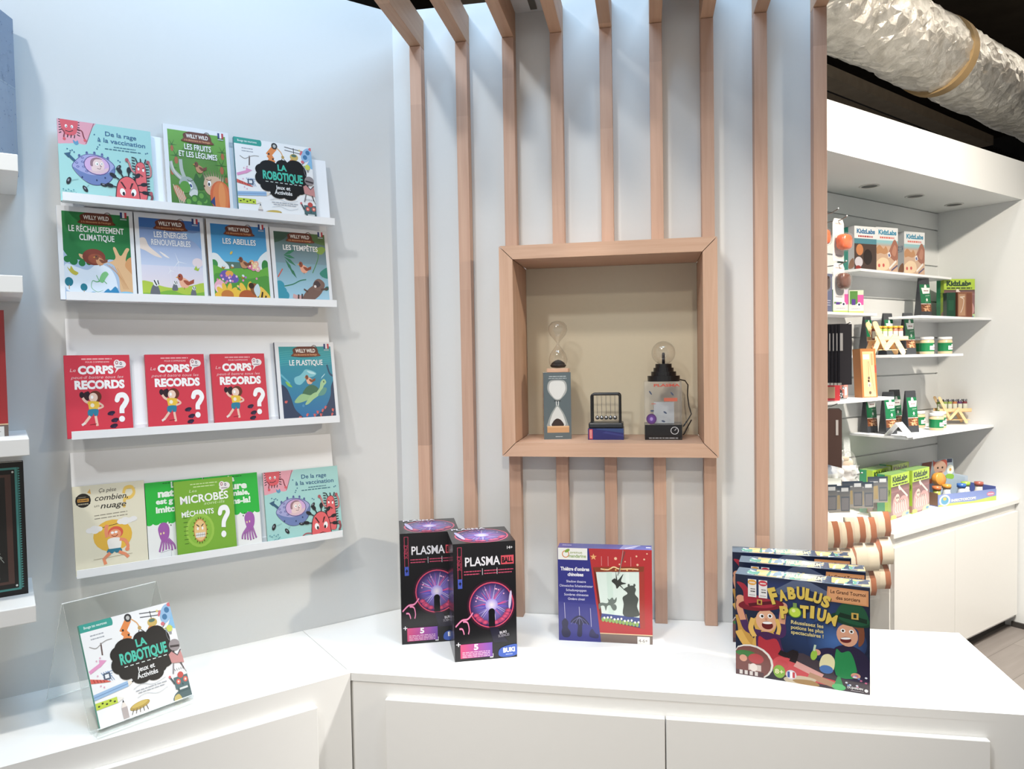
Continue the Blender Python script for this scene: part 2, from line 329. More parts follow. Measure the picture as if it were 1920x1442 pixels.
# ---------------------------------------------------------------- the printed covers
INK = '#23242b'
def art_rage(a):
    a.rect(0, 0, 100, 100, '#a9dcd8')
    a.blob([(0, 104), (38, 104), (36, 93), (32, 81), (28.5, 72), (19, 72.5), (8, 70.5), (-3, 72)], '#eba3b2'); a.curve([(38, 100), (35, 91), (31, 79), (28.5, 73)], .7, '#8a5868')
    for i in range(6): a.line([(4, 99 - i*3), (1.5, 99.5 - i*3.4)], 1.1, INK); a.line([(20, 98 - i*3), (23, 98.5 - i*3.4)], 1.1, INK)
    a.blob([(4, 103), (20, 103), (20.5, 90), (18, 83), (12, 80.5), (7, 82.5), (4, 90)], '#e25560')
    for x in (7, 10.5, 14, 17.5): a.line([(x, 82), (x - .6, 78)], 1, INK)
    a.ell(9, 92, 1.3, 2, '#ffffff'); a.ell(15, 92, 1.3, 2, '#ffffff'); a.ell(9.3, 91.5, .5, .8, INK); a.ell(14.8, 91.5, .5, .8, INK); a.curve([(8, 86.5), (12, 85.5), (16, 87.5)], .8, INK)
    for p in ([(4, 88), (7, 84), (6.2, 79), (6.6, 76)], [(20, 90), (25, 88), (26.5, 82), (28, 77)]): a.curve(p, 1.3, '#8e3b48'); a.ell(p[-1][0], p[-1][1], 1.6, 1.8, '#e25560')
    a.blob([(15.5, 76), (18, 74), (20, 76), (21, 72), (18.5, 70), (16, 72)], '#5f9ec4')
    a.text('De la rage', 66.5, 86.2, 5.6, '#2f6690', w=34, bold=.014, rot=-1); a.text('à la vaccination', 67, 77.6, 5.6, '#2f6690', w=52, bold=.014, rot=-1)
    a.greek(70, 73.3, 24, 1.2, '#46788c', 3); a.greek(68, 70, 39, 1.3, '#46788c', 4)
    for x, y in ((38, 86), (43, 74), (41, 71), (40, 68.5), (62, 57), (64, 55.5), (93, 70), (95, 71), (9, 64), (12, 62), (14, 63), (16, 61)): a.ell(x, y, .8, .9, '#3c7699', n=8)
    a.line([(9.5, 57), (18.5, 47.5)], 3.2, '#33607e'); a.poly([(5.5, 58), (12.5, 60.5), (10, 53)], '#33607e')
    hull = [(13, 43), (17, 51), (24, 58), (33, 61), (43, 60), (52, 56), (58, 49), (57, 38), (51, 28), (40, 23), (30, 24), (20, 32)]
    for x, y in ((21, 57), (29, 61.5), (37, 62.5), (45, 61.5), (51, 58)): a.ell(x, y, 1.4, 2.2, '#6f7fb2'); a.ell(x, y+.6, .7, 1, '#3b5486')
    a.blob(hull, '#434a86'); a.blob([(x*.97 + 1, y*.97 + 1.2) for x, y in hull], '#a7a9d8')
    a.blob([(13.8, 42.5), (22, 38), (33, 35), (45, 37), (53, 42), (57.5, 48.5), (56.5, 38), (50.5, 28.6), (40, 23.6), (30, 24.6), (20.5, 32.5)], '#6d82b8')
    for x, y in ((18, 48), (19, 43.5), (24, 50), (25, 44), (28, 39), (24, 55)): a.ell(x, y, 1.5, 1.3, '#5a5fa0'); a.ell(x, y, .8, .7, '#a7a9d8')
    for x, y in ((23, 31), (38, 29), (47, 33), (54, 38)): a.ell(x, y, .9, 1.2, '#2b3d6c')
    a.ell(39, 47.5, 13.8, 12, '#5d4f86', -6); a.ell(39, 47.5, 13, 11.2, '#d9b0dc', -6)
    a.blob([(33, 43), (35, 53), (40, 56), (45, 54), (47, 48), (45, 42), (40, 39.5), (35, 40)], '#f0d2cf'); a.blob([(32, 47), (33, 54), (39, 57.5), (45, 55.5), (38, 55), (35, 51), (34.5, 46)], '#a07a86')
    a.ell(39, 49.5, 1.8, 2.2, '#ffffff'); a.ell(39.4, 49.2, .6, .9, INK); a.ell(44, 50, 1.2, 1.8, '#ffffff'); a.ell(44.2, 50, .5, .7, INK); a.curve([(42, 48.5), (43.6, 46.5), (42, 46)], .6, '#6b4c54'); a.curve([(39, 44), (41.5, 43.2), (43, 44.4)], .6, '#6b4c54')
    a.blob([(31, 41), (37, 40), (45, 43), (51, 46), (49, 41), (41, 37.2), (33, 38)], '#e5c4cb')
    for x, y, r, s in ((62, 48, -35, 1), (9, 25, -20, 1.15), (25.5, 17, 30, 1.05), (45, 24, 75, .9)):
        a.line([(x, y), (x + (38-x)*.35, y + (34-y)*.35)], .35, '#5a8f98'); a.ell(x, y, 2*s, 4*s, INK, r); a.ell(x - .3, y + .6, .8*s, 1.6*s, '#8e8f9a', r)
    # tall germ
    for i in range(12):
        y = 17 + i*3.6; a.line([(92, y), (95.6, y + .3)], 1.25, INK); a.line([(80.5, y + 6), (76.8, y + 6.6)], 1.25, INK)
    for x, q in ((83, -2), (87, -.5), (91, 1.6)): a.line([(x, 57), (x + q, 62.5)], 1.3, INK)
    for p in ([(80, 43), (76, 47), (74, 55), (71.5, 59)], [(92, 40), (97, 42), (97.5, 52), (95, 59)]): a.curve(p, 2.2, '#8a3a48'); a.curve(p, 1.5, '#d98a88'); a.ell(p[-1][0], p[-1][1], 2, 2.3, '#b4565e')
    a.blob([(79, 15), (80, 38), (80.5, 52), (84, 57.5), (89.5, 57.5), (92, 50), (92.5, 30), (92, 12), (86, 10)], '#7e2c3a'); a.blob([(79.7, 15), (80.7, 38), (81.2, 52), (84.5, 56.8), (89, 56.8), (91.3, 50), (91.8, 30), (91.3, 12), (86, 10)], '#ea5f64')
    a.ell(83.8, 49, 1.1, 1.8, '#ffffff'); a.ell(89, 48, 1.1, 2, '#ffffff'); a.line([(82.3, 52.5), (85, 50.3)], .8, INK); a.line([(90.6, 51.5), (88, 49.8)], .8, INK); a.line([(82.5, 42.5), (84.5, 40.5), (86, 42), (88.5, 39.5)], .9, INK); a.line([(84, 42), (84.5, 38.5)], .6, INK); a.line([(86.5, 42), (87, 38.5)], .6, INK)
    # big germ
    for x0, y0, x1, y1 in ((62, 33, 55.5, 37.5), (66.5, 36, 62.8, 44), (72.5, 38, 73, 46), (78, 35, 82.5, 40), (80, 27, 89, 29.5), (59, 23, 51.5, 24.5), (80, 20, 90, 19)):
        a.line([(x0, y0), (x1, y1)], 1.4, INK); an = math.degrees(math.atan2(y1-y0, x1-x0)); a.ell(x1, y1, 4, 2.4, INK, an)
    a.blob([(58, 4), (58, 20), (61, 31), (67, 37), (72, 38), (78, 35), (82.5, 26), (84, 12), (83.5, 2), (70, 0)], '#3a1b22'); a.blob([(58.9, 4), (58.9, 20), (61.8, 30.6), (67.4, 36), (72, 37), (77.5, 34.2), (81.7, 25.6), (83.1, 12), (82.7, 2), (70, 0)], '#ea5b60')
    a.ell(65, 17.5, 3, 4.6, '#ffffff', 6); a.ell(77, 18, 2.8, 4.6, '#ffffff', -6); a.ell(66, 15.5, 1.4, 2.4, INK); a.ell(76, 15.8, 1.4, 2.4, INK)
    a.poly([(62.5, 30.5), (65, 30), (69, 22.5), (67.8, 21.5)], '#4a1d22'); a.poly([(77.5, 30), (75, 29.5), (72.8, 22), (74, 21.5)], '#4a1d22'); a.line([(66, 6.5), (72, 8.5), (78, 6.5)], 1, INK)
    a.curve([(95, 8), (97.5, 14), (96, 20)], 2.6, '#8a4850'); a.ell(96.5, 19, 1.8, 2.6, '#b4565e'); a.curve([(58, 9), (50, 10), (44, 6)], 1.6, '#b4565e')
    for i in range(5): a.ell(3 + i*2.6, 14 - (i % 2)*1.6, .8, .8, '#4d90a0', n=8)
    a.curve([(6, 4), (9, 8), (12, 7), (16, 11)], .7, '#4d90a0')
def willy(a, title, scene_fn):
    a.rect(0, 0, 100, 100, '#eef0f3'); b = Art(a.mb, a.P((6.2, 0)), a.ux, a.uy, a.n, 1, 1); b.ux = a.ux*.885; b.uy = a.uy*.945; b.o = a.P((6.2, 0)); b.asp = b.ux.length/b.uy.length
    b.rect(0, 0, 100, 100, '#5c7a6c'); scene_fn(b.sub(6, .94))
    b.blob([(27, 97), (46, 102), (60, 102.5), (73, 97), (75, 91), (78, 87.5), (50, 86), (23, 87.5), (27, 91)], '#6b3320'); b.rect(29, 91.2, 71, 97.6, '#6b3320'); b.rect(25, 87, 76, 91, '#83401f')
    c = Art(a.mb, b.P((50, 92)), a.ux, a.uy, a.n, 1, 1); c.ux = b.ux; c.uy = b.uy; c.o = b.P((50, 92)); c.asp = b.asp; c.clip = False; c.cl = lambda p: p
    c.text('WILLY WILD', 0, .2, 4.6, '#fbf6ee', w=38, bold=.03); c.text('à la découverte de l’écologie', 0, -3.7, 2.1, '#f2b27a', w=44, bold=.01)
    c.curve([(11, 6), (15, 9), (20, 9), (23, 5.5)], .8, '#4a2416')
    for i, q in enumerate(('#2c3d7a', '#f4f4f4', '#c8323c')): c.P; c.poly([(36.5 + i*3.4, 5), (39.9 + i*3.4, 5), (39.9 + i*3.4, 11.5), (36.5 + i*3.4, 11.5)], q)
    c.greek(41.5, 3.2, 10, 1.2, '#c9d6dd', 5)
    lines = title if isinstance(title, list) else [title]; y = 75.5 if len(lines) == 1 else 77.5
    for s_, w in lines: b.text(s_, 50, y, 6.8, '#ffffff', w=w, bold=.016); y -= 9.4
def bird(a, x, y, s, c='#7c4630', c2='#c89064'):        # a small plain bird seen from the side
    a.poly([(x+3*s, y-1*s), (x+9*s, y+1.2*s), (x+8.6*s, y-1.6*s), (x+3*s, y-3.4*s)], c)
    a.blob([(x-4*s, y-1*s), (x-3*s, y+2*s), (x+1*s, y+1.6*s), (x+5*s, y-1*s), (x+3*s, y-4.6*s), (x-2*s, y-4.6*s)], c2); a.ell(x-3*s, y+2.2*s, 2.3*s, 2.4*s, c)
    a.blob([(x-.5*s, y), (x+3*s, y), (x+6*s, y-2*s), (x+2.6*s, y-3*s)], c); a.poly([(x-4.9*s, y+2.8*s), (x-7.2*s, y+1.9*s), (x-5*s, y+1.5*s)], '#d89a34'); a.ell(x-3.6*s, y+2.8*s, .55*s, .6*s, INK, n=8)
    a.line([(x, y-4.6*s), (x, y-6*s)], .5*s, c)
def sc_fruits(a):
    a.grad(0, 0, 100, 100, '#4c7a2e', '#6fae3c'); a.glow(50, 55, 34, 34, '#5f9436', '#568a34')
    for x, y, s in ((6, 80, 1), (12, 66, 1.2), (4, 50, 1.1), (93, 78, 1.1), (90, 60, 1.3), (97, 46, 1)):
        for k in range(6): a.line([(x, y), (x + 9*s*math.cos(k*1.05), y + 8*s*math.sin(k*1.05))], 1.4*s, '#3f6f2a', True)
        a.ell(x, y - 5*s, 2.6*s, 4*s, '#b2653a')
    a.blob([(38, 30), (44, 46), (50, 40), (58, 47), (62, 30), (50, 24)], '#38692a')
    a.curve([(2, 58), (6, 46), (20, 36)], 6, '#aeb8b0'); a.curve([(19, 62), (20, 48), (25, 36)], 6, '#b8c0b8'); a.curve([(3, 57), (8, 45), (20, 35)], 2.4, '#d5d2cc')
    a.blob([(14, 30), (22, 39), (36, 38), (45, 24), (42, 16), (34, 18), (26, 22)], '#a8b4ae'); a.blob([(30, 18), (38, 24), (45, 22), (42, 14), (34, 14)], '#d8dcd6')
    a.ell(33, 29, 3.2, 4.6, '#ffffff', 30); a.ell(34, 28.6, 1.7, 2.6, '#3b4a86', 30); a.curve([(28, 36), (33, 34.5), (38, 36)], 1, '#5a6460')
    a.ell(24, 26, 9, 8, '#5a9c34'); a.blob([(4, 24), (12, 27), (22, 16), (27, 6), (12, 10)], '#c77f55')
    for k in range(5): a.curve([(4 + k*4, 28 - k*2), (10 + k*3, 16 - k), (14 + k*3, 4)], 1.1, '#e6d6c0')
    for k in range(9): a.poly([(58 + k*4, 38), (55 + k*4.6, 54 - abs(k-4)), (61 + k*4, 40)], '#8d7a60'); a.poly([(60 + k*3.6, 37), (58.5 + k*4, 49 - abs(k-4)), (62 + k*3.6, 38)], '#d9cba6')
    a.blob([(56, 32), (62, 42), (80, 44), (88, 36), (86, 22), (70, 18), (60, 22)], '#d8b494'); a.ell(66, 34, 3, 4, '#ffffff', -15); a.ell(65.4, 33, 1.6, 2.3, INK); a.curve([(61, 39.5), (66, 38), (70, 39.5)], 1, '#6a4a36'); a.ell(57, 30, 1.5, 1.5, '#5a3626')
    a.ell(85, 18, 19, 21, '#d95f22'); a.ell(85, 18, 14, 20, '#e47a34'); a.ell(87, 18, 6, 19, '#ee9248'); a.poly([(66, 10), (74, 18), (74, 4)], '#2d3c78')
    for x, y in ((30, 6), (40, 10), (48, 5), (58, 9), (52, 15)): a.ell(x, y, 8, 7, '#3f7a2c'); a.ell(x-1.5, y+1.5, 4, 3.5, '#6aa83e')
    bird(a, 50, 54, 1.5); pass
def sc_climat(a):
    a.rect(0, 0, 100, 100, '#1c7a3c'); a.glow(50, 90, 60, 30, '#2b9a4c', '#1c7a3c')
    a.blob([(-4, 50), (8, 44), (20, 42), (36, 40), (55, 40), (72, 44), (104, 30), (104, -6), (-4, -6)], '#a9c0dc'); a.blob([(2, 36), (18, 33), (34, 30), (48, 38), (60, 36), (70, 30), (76, 16), (70, 6), (10, 2), (-2, 20)], '#dde8f3')
    for x, y, s in ((5, 42, 5), (14, 40, 6), (26, 38, 5), (36, 39, 4)): a.ell(x, y, s, s*.8, '#1c7a3c')
    a.blob([(22, 49), (28, 48), (42, 44), (58, 42), (74, 36), (80, 20), (82, 4), (104, 2), (104, 36), (92, 42), (94, 52), (98, 58), (93, 59), (84, 49), (77, 59), (73, 58), (76, 46), (64, 40), (50, 38), (38, 40), (25, 44)], '#e0b483')
    for k in range(5): a.curve([(62 + k*4, 38 - k), (78 + k*3, 26 - k*3), (86 + k*2, 8)], .6, '#c8945f')
    a.blob([(95, 46), (104, 47), (104, 26), (94, 32), (90, 38)], '#d6995e'); a.ell(44, 46, 17, 10, '#7d3524'); a.ell(46, 44, 11, 6, '#96482c')
    a.curve([(64, 26), (57, 24), (52, 18), (46, 16), (40, 17), (38, 9), (46, 4), (55, 6)], 1.8, '#5fae6c', taper=True); a.blob([(50, 18), (54, 26), (60, 29), (64, 26), (60, 21), (55, 15)], '#7cc47e'); a.line([(50, 17), (46, 24)], 1, '#5fae6c'); a.line([(56, 18), (61, 14)], 1, '#5fae6c')
    a.blob([(4, 33), (8, 30), (10, 34), (14, 29), (20, 26), (16, 23), (9, 26)], '#c2b83a')
    for x, y, s in ((6, 15, 6), (27, 9, 5)): a.ell(x, y, s, s*.9, '#12788c'); a.rect(x-.7, y-9, x+.7, y-4, '#c8a88a')
    a.blob([(54, 0), (62, 8), (66, 6), (74, 11), (78, 0)], '#2186b8'); a.blob([(76, 0), (84, 5), (100, 4), (104, -3), (76, -3)], '#86c4e2'); a.blob([(30, 0), (40, 4), (50, 1), (50, -3), (30, -3)], '#3ba0cc')
    bird(a, 52, 43, 1.35)
def sc_energie(a):
    a.grad(0, 40, 100, 100, '#c8d4ec', '#3f78c0'); a.grad(0, 0, 100, 40, '#f0dede', '#dcdcee'); a.grad(0, 88, 100, 100, '#3a74bd', '#2d66b0')
    a.blob([(-3, 72), (8, 74), (14, 64), (26, 56), (34, 50), (22, 52), (8, 58), (-3, 62)], '#f0e0d4'); a.blob([(30, 58), (38, 55), (46, 50), (38, 52)], '#f4ece6')
    a.blob([(70, 86), (86, 84), (104, 86), (104, 62), (90, 72), (78, 78)], '#86aede'); a.ell(92, 46, 9, 6, '#eddde2')
    for x, y, s in ((60, 46, 20), (46, 34, 9)):
        a.line([(x, y), (x, y-18)], .7, '#e8eaf2')
        for k in (90, 210, 330): a.line([(x, y), (x + s*.7*math.cos(R(k+20)), y + s*.6*math.sin(R(k+20)))], .9, '#f2f4f8', True)
    a.blob([(-3, 18), (12, 19), (30, 14), (52, 12), (80, 16), (104, 19), (104, -4), (-3, -4)], '#b4cc3e'); a.blob([(-3, 4), (20, 5), (45, 9), (70, 4), (104, 8), (104, -4), (-3, -4)], '#7fb63a')
    bird(a, 67, 22, 1.9, '#a84c2e', '#f0b090')
    for x, y, s in ((20, 10, 1.3), (52, 14, .8), (82, 8, .8)):
        a.blob([(x-6*s, y-6*s), (x-4*s, y+2*s), (x, y+5*s), (x+4*s, y+2*s), (x+5*s, y-6*s)], '#6d6f78'); a.ell(x+1.5*s, y+6*s, 4*s, 3.4*s, '#f0f0ee'); a.line([(x-1*s, y+8.5*s), (x+2*s, y+3.5*s)], 1.4*s, INK); a.line([(x+3.4*s, y+8.5*s), (x+4.4*s, y+4.4*s)], 1.3*s, INK)
    a.poly([(85, 37), (89, 42), (91, 38), (95, 40), (92, 35)], '#a8c838')
def sc_abeille(a):
    a.grad(0, 50, 100, 100, '#58b8e4', '#1180c8'); a.blob([(-3, 58), (8, 60), (18, 52), (28, 44), (24, 36), (-3, 36)], '#eef4f4'); a.blob([(70, 40), (80, 52), (90, 62), (104, 66), (104, 38)], '#e8f2f6')
    a.ell(95, 46, 7, 9, '#2e8a3e'); a.ell(2, 46, 7, 6, '#3c9648'); a.blob([(-3, 42), (20, 40), (50, 42), (80, 40), (104, 43), (104, -4), (-3, -4)], '#66b23a'); a.blob([(-3, 30), (30, 34), (60, 28), (104, 32), (104, -4), (-3, -4)], '#4f9c3a')
    a.blob([(10, 30), (18, 38), (32, 36), (44, 28), (38, 22), (20, 24)], '#6a58b0'); a.ell(28, 34, 7, 4, '#f0a83c')
    rnd = random.Random(4)
    for k in range(26): x, y = rnd.uniform(2, 98), rnd.uniform(14, 32); a.ell(x, y, 2, 1.6, rnd.choice(['#f2c6dc', '#ffffff', '#e088b4', '#f4e060', '#a878c8']), n=8)
    a.ell(10, 16, 10, 9, '#f0b0c4'); a.ell(8, 14, 6, 5, '#f8d4dc')
    for k in range(10): an = k*36; a.ell(22 + 14*math.cos(R(an)), 5 + 9*math.sin(R(an)), 8, 4, '#f2c22c', an)
    a.ell(22, 5, 11, 7, '#c87828')
    for k in range(9): an = k*40; a.ell(60 + 18*math.cos(R(an)), 3 + 12*math.sin(R(an)), 10, 5, '#f2c430', an)
    a.ell(58, 3, 16, 10, '#b4581f'); a.ell(73, 14, 10, 8, '#8f5428', -30); a.ell(66, 19, 5, 4, '#3f2a18'); a.blob([(76, 12), (84, 18), (100, 4), (92, -4), (80, -2)], '#f0c440')
    for k in range(3): a.line([(80 + k*6, 16 - k*5), (76 + k*6, 0 - k*2)], 3, '#3a2c1c')
    a.blob([(70, 14), (78, 22), (82, 12), (76, 4)], '#cfe0e6'); a.ell(34, 62, 3, 1.6, '#e0c040', 40)
    for x, y in ((18, 42), (34, 43), (52, 30)): a.ell(x, y, 3.4, 2, '#b08028', 20); a.ell(x+.5, y+1.8, 2.4, 1.6, '#d8ecf2', -20)
    for x, y, c in ((70, 50, '#f0a060'), (78, 49, '#f4b4a0'), (72, 43, '#e888b0'), (80, 42, '#f0b0c0'), (75, 46, '#f4d0a0'), (66, 45, '#e07098')): a.ell(x, y, 4.6, 4, c); a.ell(x, y, 1.6, 1.4, '#fff0c0')
    bird(a, 55, 50, 1.6)
def sc_tempete(a):
    a.grad(0, 0, 100, 100, '#a8d8ee', '#4f6a68'); a.grad(0, 55, 100, 100, '#7d9aa6', '#46605a'); a.blob([(40, 100), (60, 92), (104, 84), (104, 104), (40, 104)], '#5a7a44'); a.blob([(-4, 104), (30, 104), (20, 90), (-4, 84)], '#3c5c4c')
    a.curve([(60, 86), (78, 78), (84, 66), (70, 42)], 1.4, '#4a8a44'); a.blob([(78, 76), (92, 82), (100, 78), (90, 70)], '#86a848')
    for x, y, an, L in ((16, 66, 20, 26), (16, 66, -10, 22), (16, 64, -30, 26), (18, 60, -55, 24), (24, 50, -50, 22), (84, 40, 30, 20), (88, 36, 60, 14)):
        ca, sa = math.cos(R(an)), math.sin(R(an)); a.poly([(x, y), (x+L*.5*ca-3*sa, y+L*.5*sa+3*ca), (x+L*ca, y+L*sa), (x+L*.5*ca+2*sa, y+L*.5*sa-2*ca)], '#2f7a58')
    a.line([(2, 34), (12, 46)], 2, '#d05a4a'); a.curve([(4, 20), (28, 24), (44, 30), (56, 32)], 1.6, '#2f8060')
    for x, y in ((4, 22), (8, 14), (4, 6), (12, 8)): a.ell(x, y, 9, 7, '#2a98b0')
    a.blob([(84, 42), (96, 50), (104, 50), (104, 36), (92, 36)], '#2a8a78'); a.ell(96, 20, 5, 3, '#1f6a60', 20)
    bird(a, 53, 50, 1.7, '#94462c', '#f0a888')
    a.curve([(28, 8), (36, 6), (46, 6)], 6, '#d8a8a4', taper=False); a.line([(38, 3), (39, 10)], 3, '#4a3a3c'); a.line([(45, 3), (46, 11)], 3, '#4a3a3c')
    a.blob([(46, 4), (56, 16), (70, 24), (84, 26), (88, 18), (78, 8), (60, 0)], '#7a5c52'); a.blob([(68, 20), (72, 30), (82, 34), (92, 28), (90, 20), (80, 16)], '#806258'); a.blob([(70, 27), (78, 31), (84, 25), (76, 21)], '#4a3a3c'); a.ell(73, 22.5, 2.4, 2, '#f0e4dc'); a.line([(84, 18), (98, 20)], 3, '#5c463f'); a.line([(58, 14), (50, 18)], 2.6, '#5c463f')
def sc_plastique(a):
    a.grad(0, 0, 100, 100, '#0e6ba6', '#2aa0aa'); a.grad(0, 78, 100, 100, '#1f9fb0', '#2f9da0')
    for k in range(7): a.curve([(0, 92 - k*3), (25, 93.5 - k*3), (55, 91 - k*3), (100, 93 - k*3)], .6, '#48b0b4')
    a.blob([(-4, 44), (8, 44), (16, 30), (22, 14), (34, 4), (40, -4), (-4, -4)], '#2b3e5e'); a.blob([(104, 50), (95, 44), (92, 30), (80, 14), (60, 0), (104, -4)], '#2c3f60'); a.curve([(90, 74), (94, 62), (100, 58)], 3, '#1f4a6a')
    a.blob([(26, 57), (36, 60), (42, 64), (48, 68), (60, 66), (68, 62), (62, 58), (50, 56), (44, 52), (36, 47), (28, 48), (25, 52)], '#7cc8d4'); a.blob([(50, 66), (62, 64), (66, 61), (56, 62)], '#bfe8ec')
    a.poly([(0, 60), (16, 48), (17, 50), (1, 63)], '#60b8cc'); a.blob([(8, 52), (14, 50), (20, 44), (12, 46)], '#8ac850'); a.poly([(76, 54), (84, 60), (85, 62), (78, 57)], '#b8e4ea')
    a.blob([(38, 34), (48, 44), (60, 46), (70, 40), (64, 34), (48, 30)], '#3f7052'); a.blob([(22, 24), (36, 34), (52, 32), (60, 34), (48, 26), (30, 22)], '#9ac48c'); a.blob([(42, 20), (54, 32), (66, 36), (70, 32), (58, 26), (48, 20)], '#a6cc90'); a.blob([(64, 34), (72, 42), (75, 50), (82, 54), (86, 49), (80, 44), (76, 36), (70, 31)], '#a8d09a'); a.blob([(68, 31), (80, 32), (86, 40), (80, 42), (72, 36)], '#5f9c8c')
    a.ell(81, 50, 1, 1.3, INK); bird(a, 53, 54, 1.35, '#8a4a2c', '#f0b494'); a.ell(38, 18, 2.4, 2, '#3f90bc')
    for x, y in ((58, 4), (64, 8), (70, 4), (74, 10), (80, 14), (44, 5), (30, 2), (94, 10), (92, 4), (6, 24)): a.ell(x, y, 2.6, 1.8, '#d8605a', 30*x, 8); a.ell(x+2, y+1, 1.4, 1, '#c04c54', n=8)
def art_robot(a):
    a.rect(0, 0, 100, 100, '#fbfbfb'); a.rect(0, 92, 33, 100, '#2fa596'); a.ell(33, 96, 1.6, 4, '#2fa596'); a.text('Bouge tes neurones', 16.5, 95, 2.6, '#f2fbf9', w=24, bold=.01)
    a.greek(16, 87, 14, 1.2, '#a8acb4', 2); a.greek(16, 83.5, 14, 1.2, '#a8acb4', 8)
    a.blob([(88, 70), (94, 74), (101, 72), (103, 92), (99, 92), (96, 82)], '#8cc4ea')
    # robot arm
    a.line([(38, 66), (48, 78)], 8, '#ee8a3a'); a.line([(42, 82), (51, 93)], 7, '#ee8a3a'); a.line([(47, 77), (43, 83)], 7, '#ee8a3a'); a.ell(51, 95, 4, 4.2, '#3a3a3c'); a.ell(51, 95, 2, 2.2, '#c8c8c4'); a.ell(48, 78, 1.2, 1.2, INK); a.ell(43, 84, 1.2, 1.2, INK); a.curve([(54, 93), (59, 88), (61, 83)], 1.3, '#eab070'); a.ell(61, 82, 2, 2, '#c8a058'); a.line([(60, 80), (58, 76)], .9, INK); a.line([(62, 80), (65, 77)], .9, INK)
    # helicopter robot
    for y in (91, 95): a.line([(64, y + 1), (90, y - 2)], .9, '#50545c')
    a.line([(76, 96), (76, 87)], .8, INK); a.ell(76, 84, 5.5, 4.5, '#d8b860'); a.ell(76, 86, 3.6, 1.8, '#5a7a6c'); a.ell(73, 78, 3.4, 3, '#e09048'); a.ell(80, 77, 3, 2.6, '#c86a4c'); a.curve([(87, 84), (90, 80), (86, 76)], 1, '#6a7078'); a.greek(90, 74, 14, 1, '#b8c040', 6)
    # rocket robot
    a.ell(93, 89, 6.2, 10.5, '#9cc4e8', -28); a.ell(95, 92.5, 2.9, 3.1, '#3e7cac'); a.ell(91, 86, 2.9, 3.1, '#3e7cac'); a.ell(99, 97.5, 2.6, 2.2, '#e07078'); a.ell(87, 79.5, 2.2, 2, '#e07078'); a.ell(86, 91, 1.4, 3.4, '#e07078', -28); a.ell(84, 94, 1.2, 1.2, '#f0d870')
    # windmill, arrow, chip, pencils
    a.line([(18, 78), (17, 66)], 1.5, '#6c5450'); a.curve([(6, 77), (12, 74), (18, 77)], .8, '#a8a4a0'); a.curve([(18, 77), (24, 79), (30, 79)], .8, '#a8a4a0')
    a.line([(1, 53), (14, 58)], 3.4, '#eb9cc8'); a.poly([(12, 55), (12.5, 62.5), (20, 60)], '#eb9cc8')
    for k in range(4): a.line([(12 + k*2.2, 50), (17 + k*2.2, 40)], .7, '#88a8d0'); a.line([(11 + k*2, 43 + k*2), (21 + k*1, 42 + k*2.4)], .7, '#88a8d0')
    a.rect(13.5, 42, 20.5, 48.5, '#4c5c72'); a.rect(15, 43.4, 19, 47.1, '#f4f6f8')
    for x, y in ((10, 62), (14, 64), (8, 48), (9, 38), (12, 36)): a.ell(x, y, .9, .9, '#e8b0c8', n=8)
    f = a; a = f.sub(13, .9)
    a.poly([(0, 38), (16, 32), (20, 29), (14, 30), (0, 33)], '#e05848'); [a.line([(3 + k*3.2, 36.5 - k*1.1), (4 + k*3.2, 32.5 - k*.6)], .9, '#a83028') for k in range(4)]
    a.poly([(0, 21), (36, 24.5), (36, 18.5), (0, 15)], '#9cc0e4'); a.line([(0, 18), (36, 21.4)], .8, '#6c94c4'); a.poly([(36, 24.5), (42, 22), (36, 18.5)], '#f4e8d8'); a.ell(41, 22, 1, .8, INK)
    a.poly([(0, 12), (22, 12), (22, 5.6), (0, 5)], '#c6dc38'); [a.ell(3 + k*4, 8 + (k % 2)*2, 1.2, 1, '#3a4418', n=8) for k in range(5)]; a.poly([(22, 12), (29, 8.6), (22, 5.6)], '#f4f0e8')
    a = f; a.rect(24, 0, 30, 12, '#bcb0ae'); a.poly([(24, 12), (30, 12), (27.2, 19)], '#f0e6dc'); a.poly([(26.2, 16.6), (28, 16.6), (27.2, 19.6)], INK)
    a.ell(43, 9, 11, 3.4, '#b89a44', 6); a.ell(43, 10, 9, 2, '#d4b858', 6); [a.line([(36 + q*3.4, 7), (33 + q*4.4, 2.4)], .7, '#6c6050') for q in range(5)]
    a = f.sub(11, .885)
    for x, y, rx, ry in ((42, 64, 12, 9), (60, 68, 9, 8), (76, 69, 11, 9), (83, 60, 8, 12), (84, 46, 9, 10), (80, 36, 9, 8), (34, 58, 10, 9), (32, 46, 9, 10), (38, 36, 9, 8), (52, 28, 11, 9), (66, 26, 10, 8), (72, 32, 9, 8)): a.ell(x, y, rx, ry, '#141416')
    a.poly([(32, 40), (36, 66), (80, 72), (88, 56), (82, 34), (60, 24), (44, 28)], '#141416')
    a.text('LA', 59, 60, 8.4, '#3fcab0', w=12, bold=.035, rot=1); a.text('ROBOTIQUE', 59, 45.5, 11.4, '#3fcab0', w=52, bold=.04, rot=-1)
    for k in range(8): a.line([(36 + k*6.2, 42.2 - k*.1), (39.6 + k*6.2, 42.1 - k*.1)], .9, '#e8f4f0')
    a.text('Jeux et', 58, 32.5, 5.4, '#f6f6f6', w=19, bold=.02); a.text('Activités', 58, 25.2, 5.4, '#f6f6f6', w=23, bold=.02)
    a.curve([(40, 16), (50, 19), (62, 15), (76, 18)], .5, '#c4c8cc'); a.greek(59, 13.2, 34, .9, '#a8acb4', 9); a.greek(59, 10.4, 30, .9, '#a8acb4', 10); a.curve([(42, 6), (52, 8), (64, 4), (76, 7)], .5, '#c4c8cc')
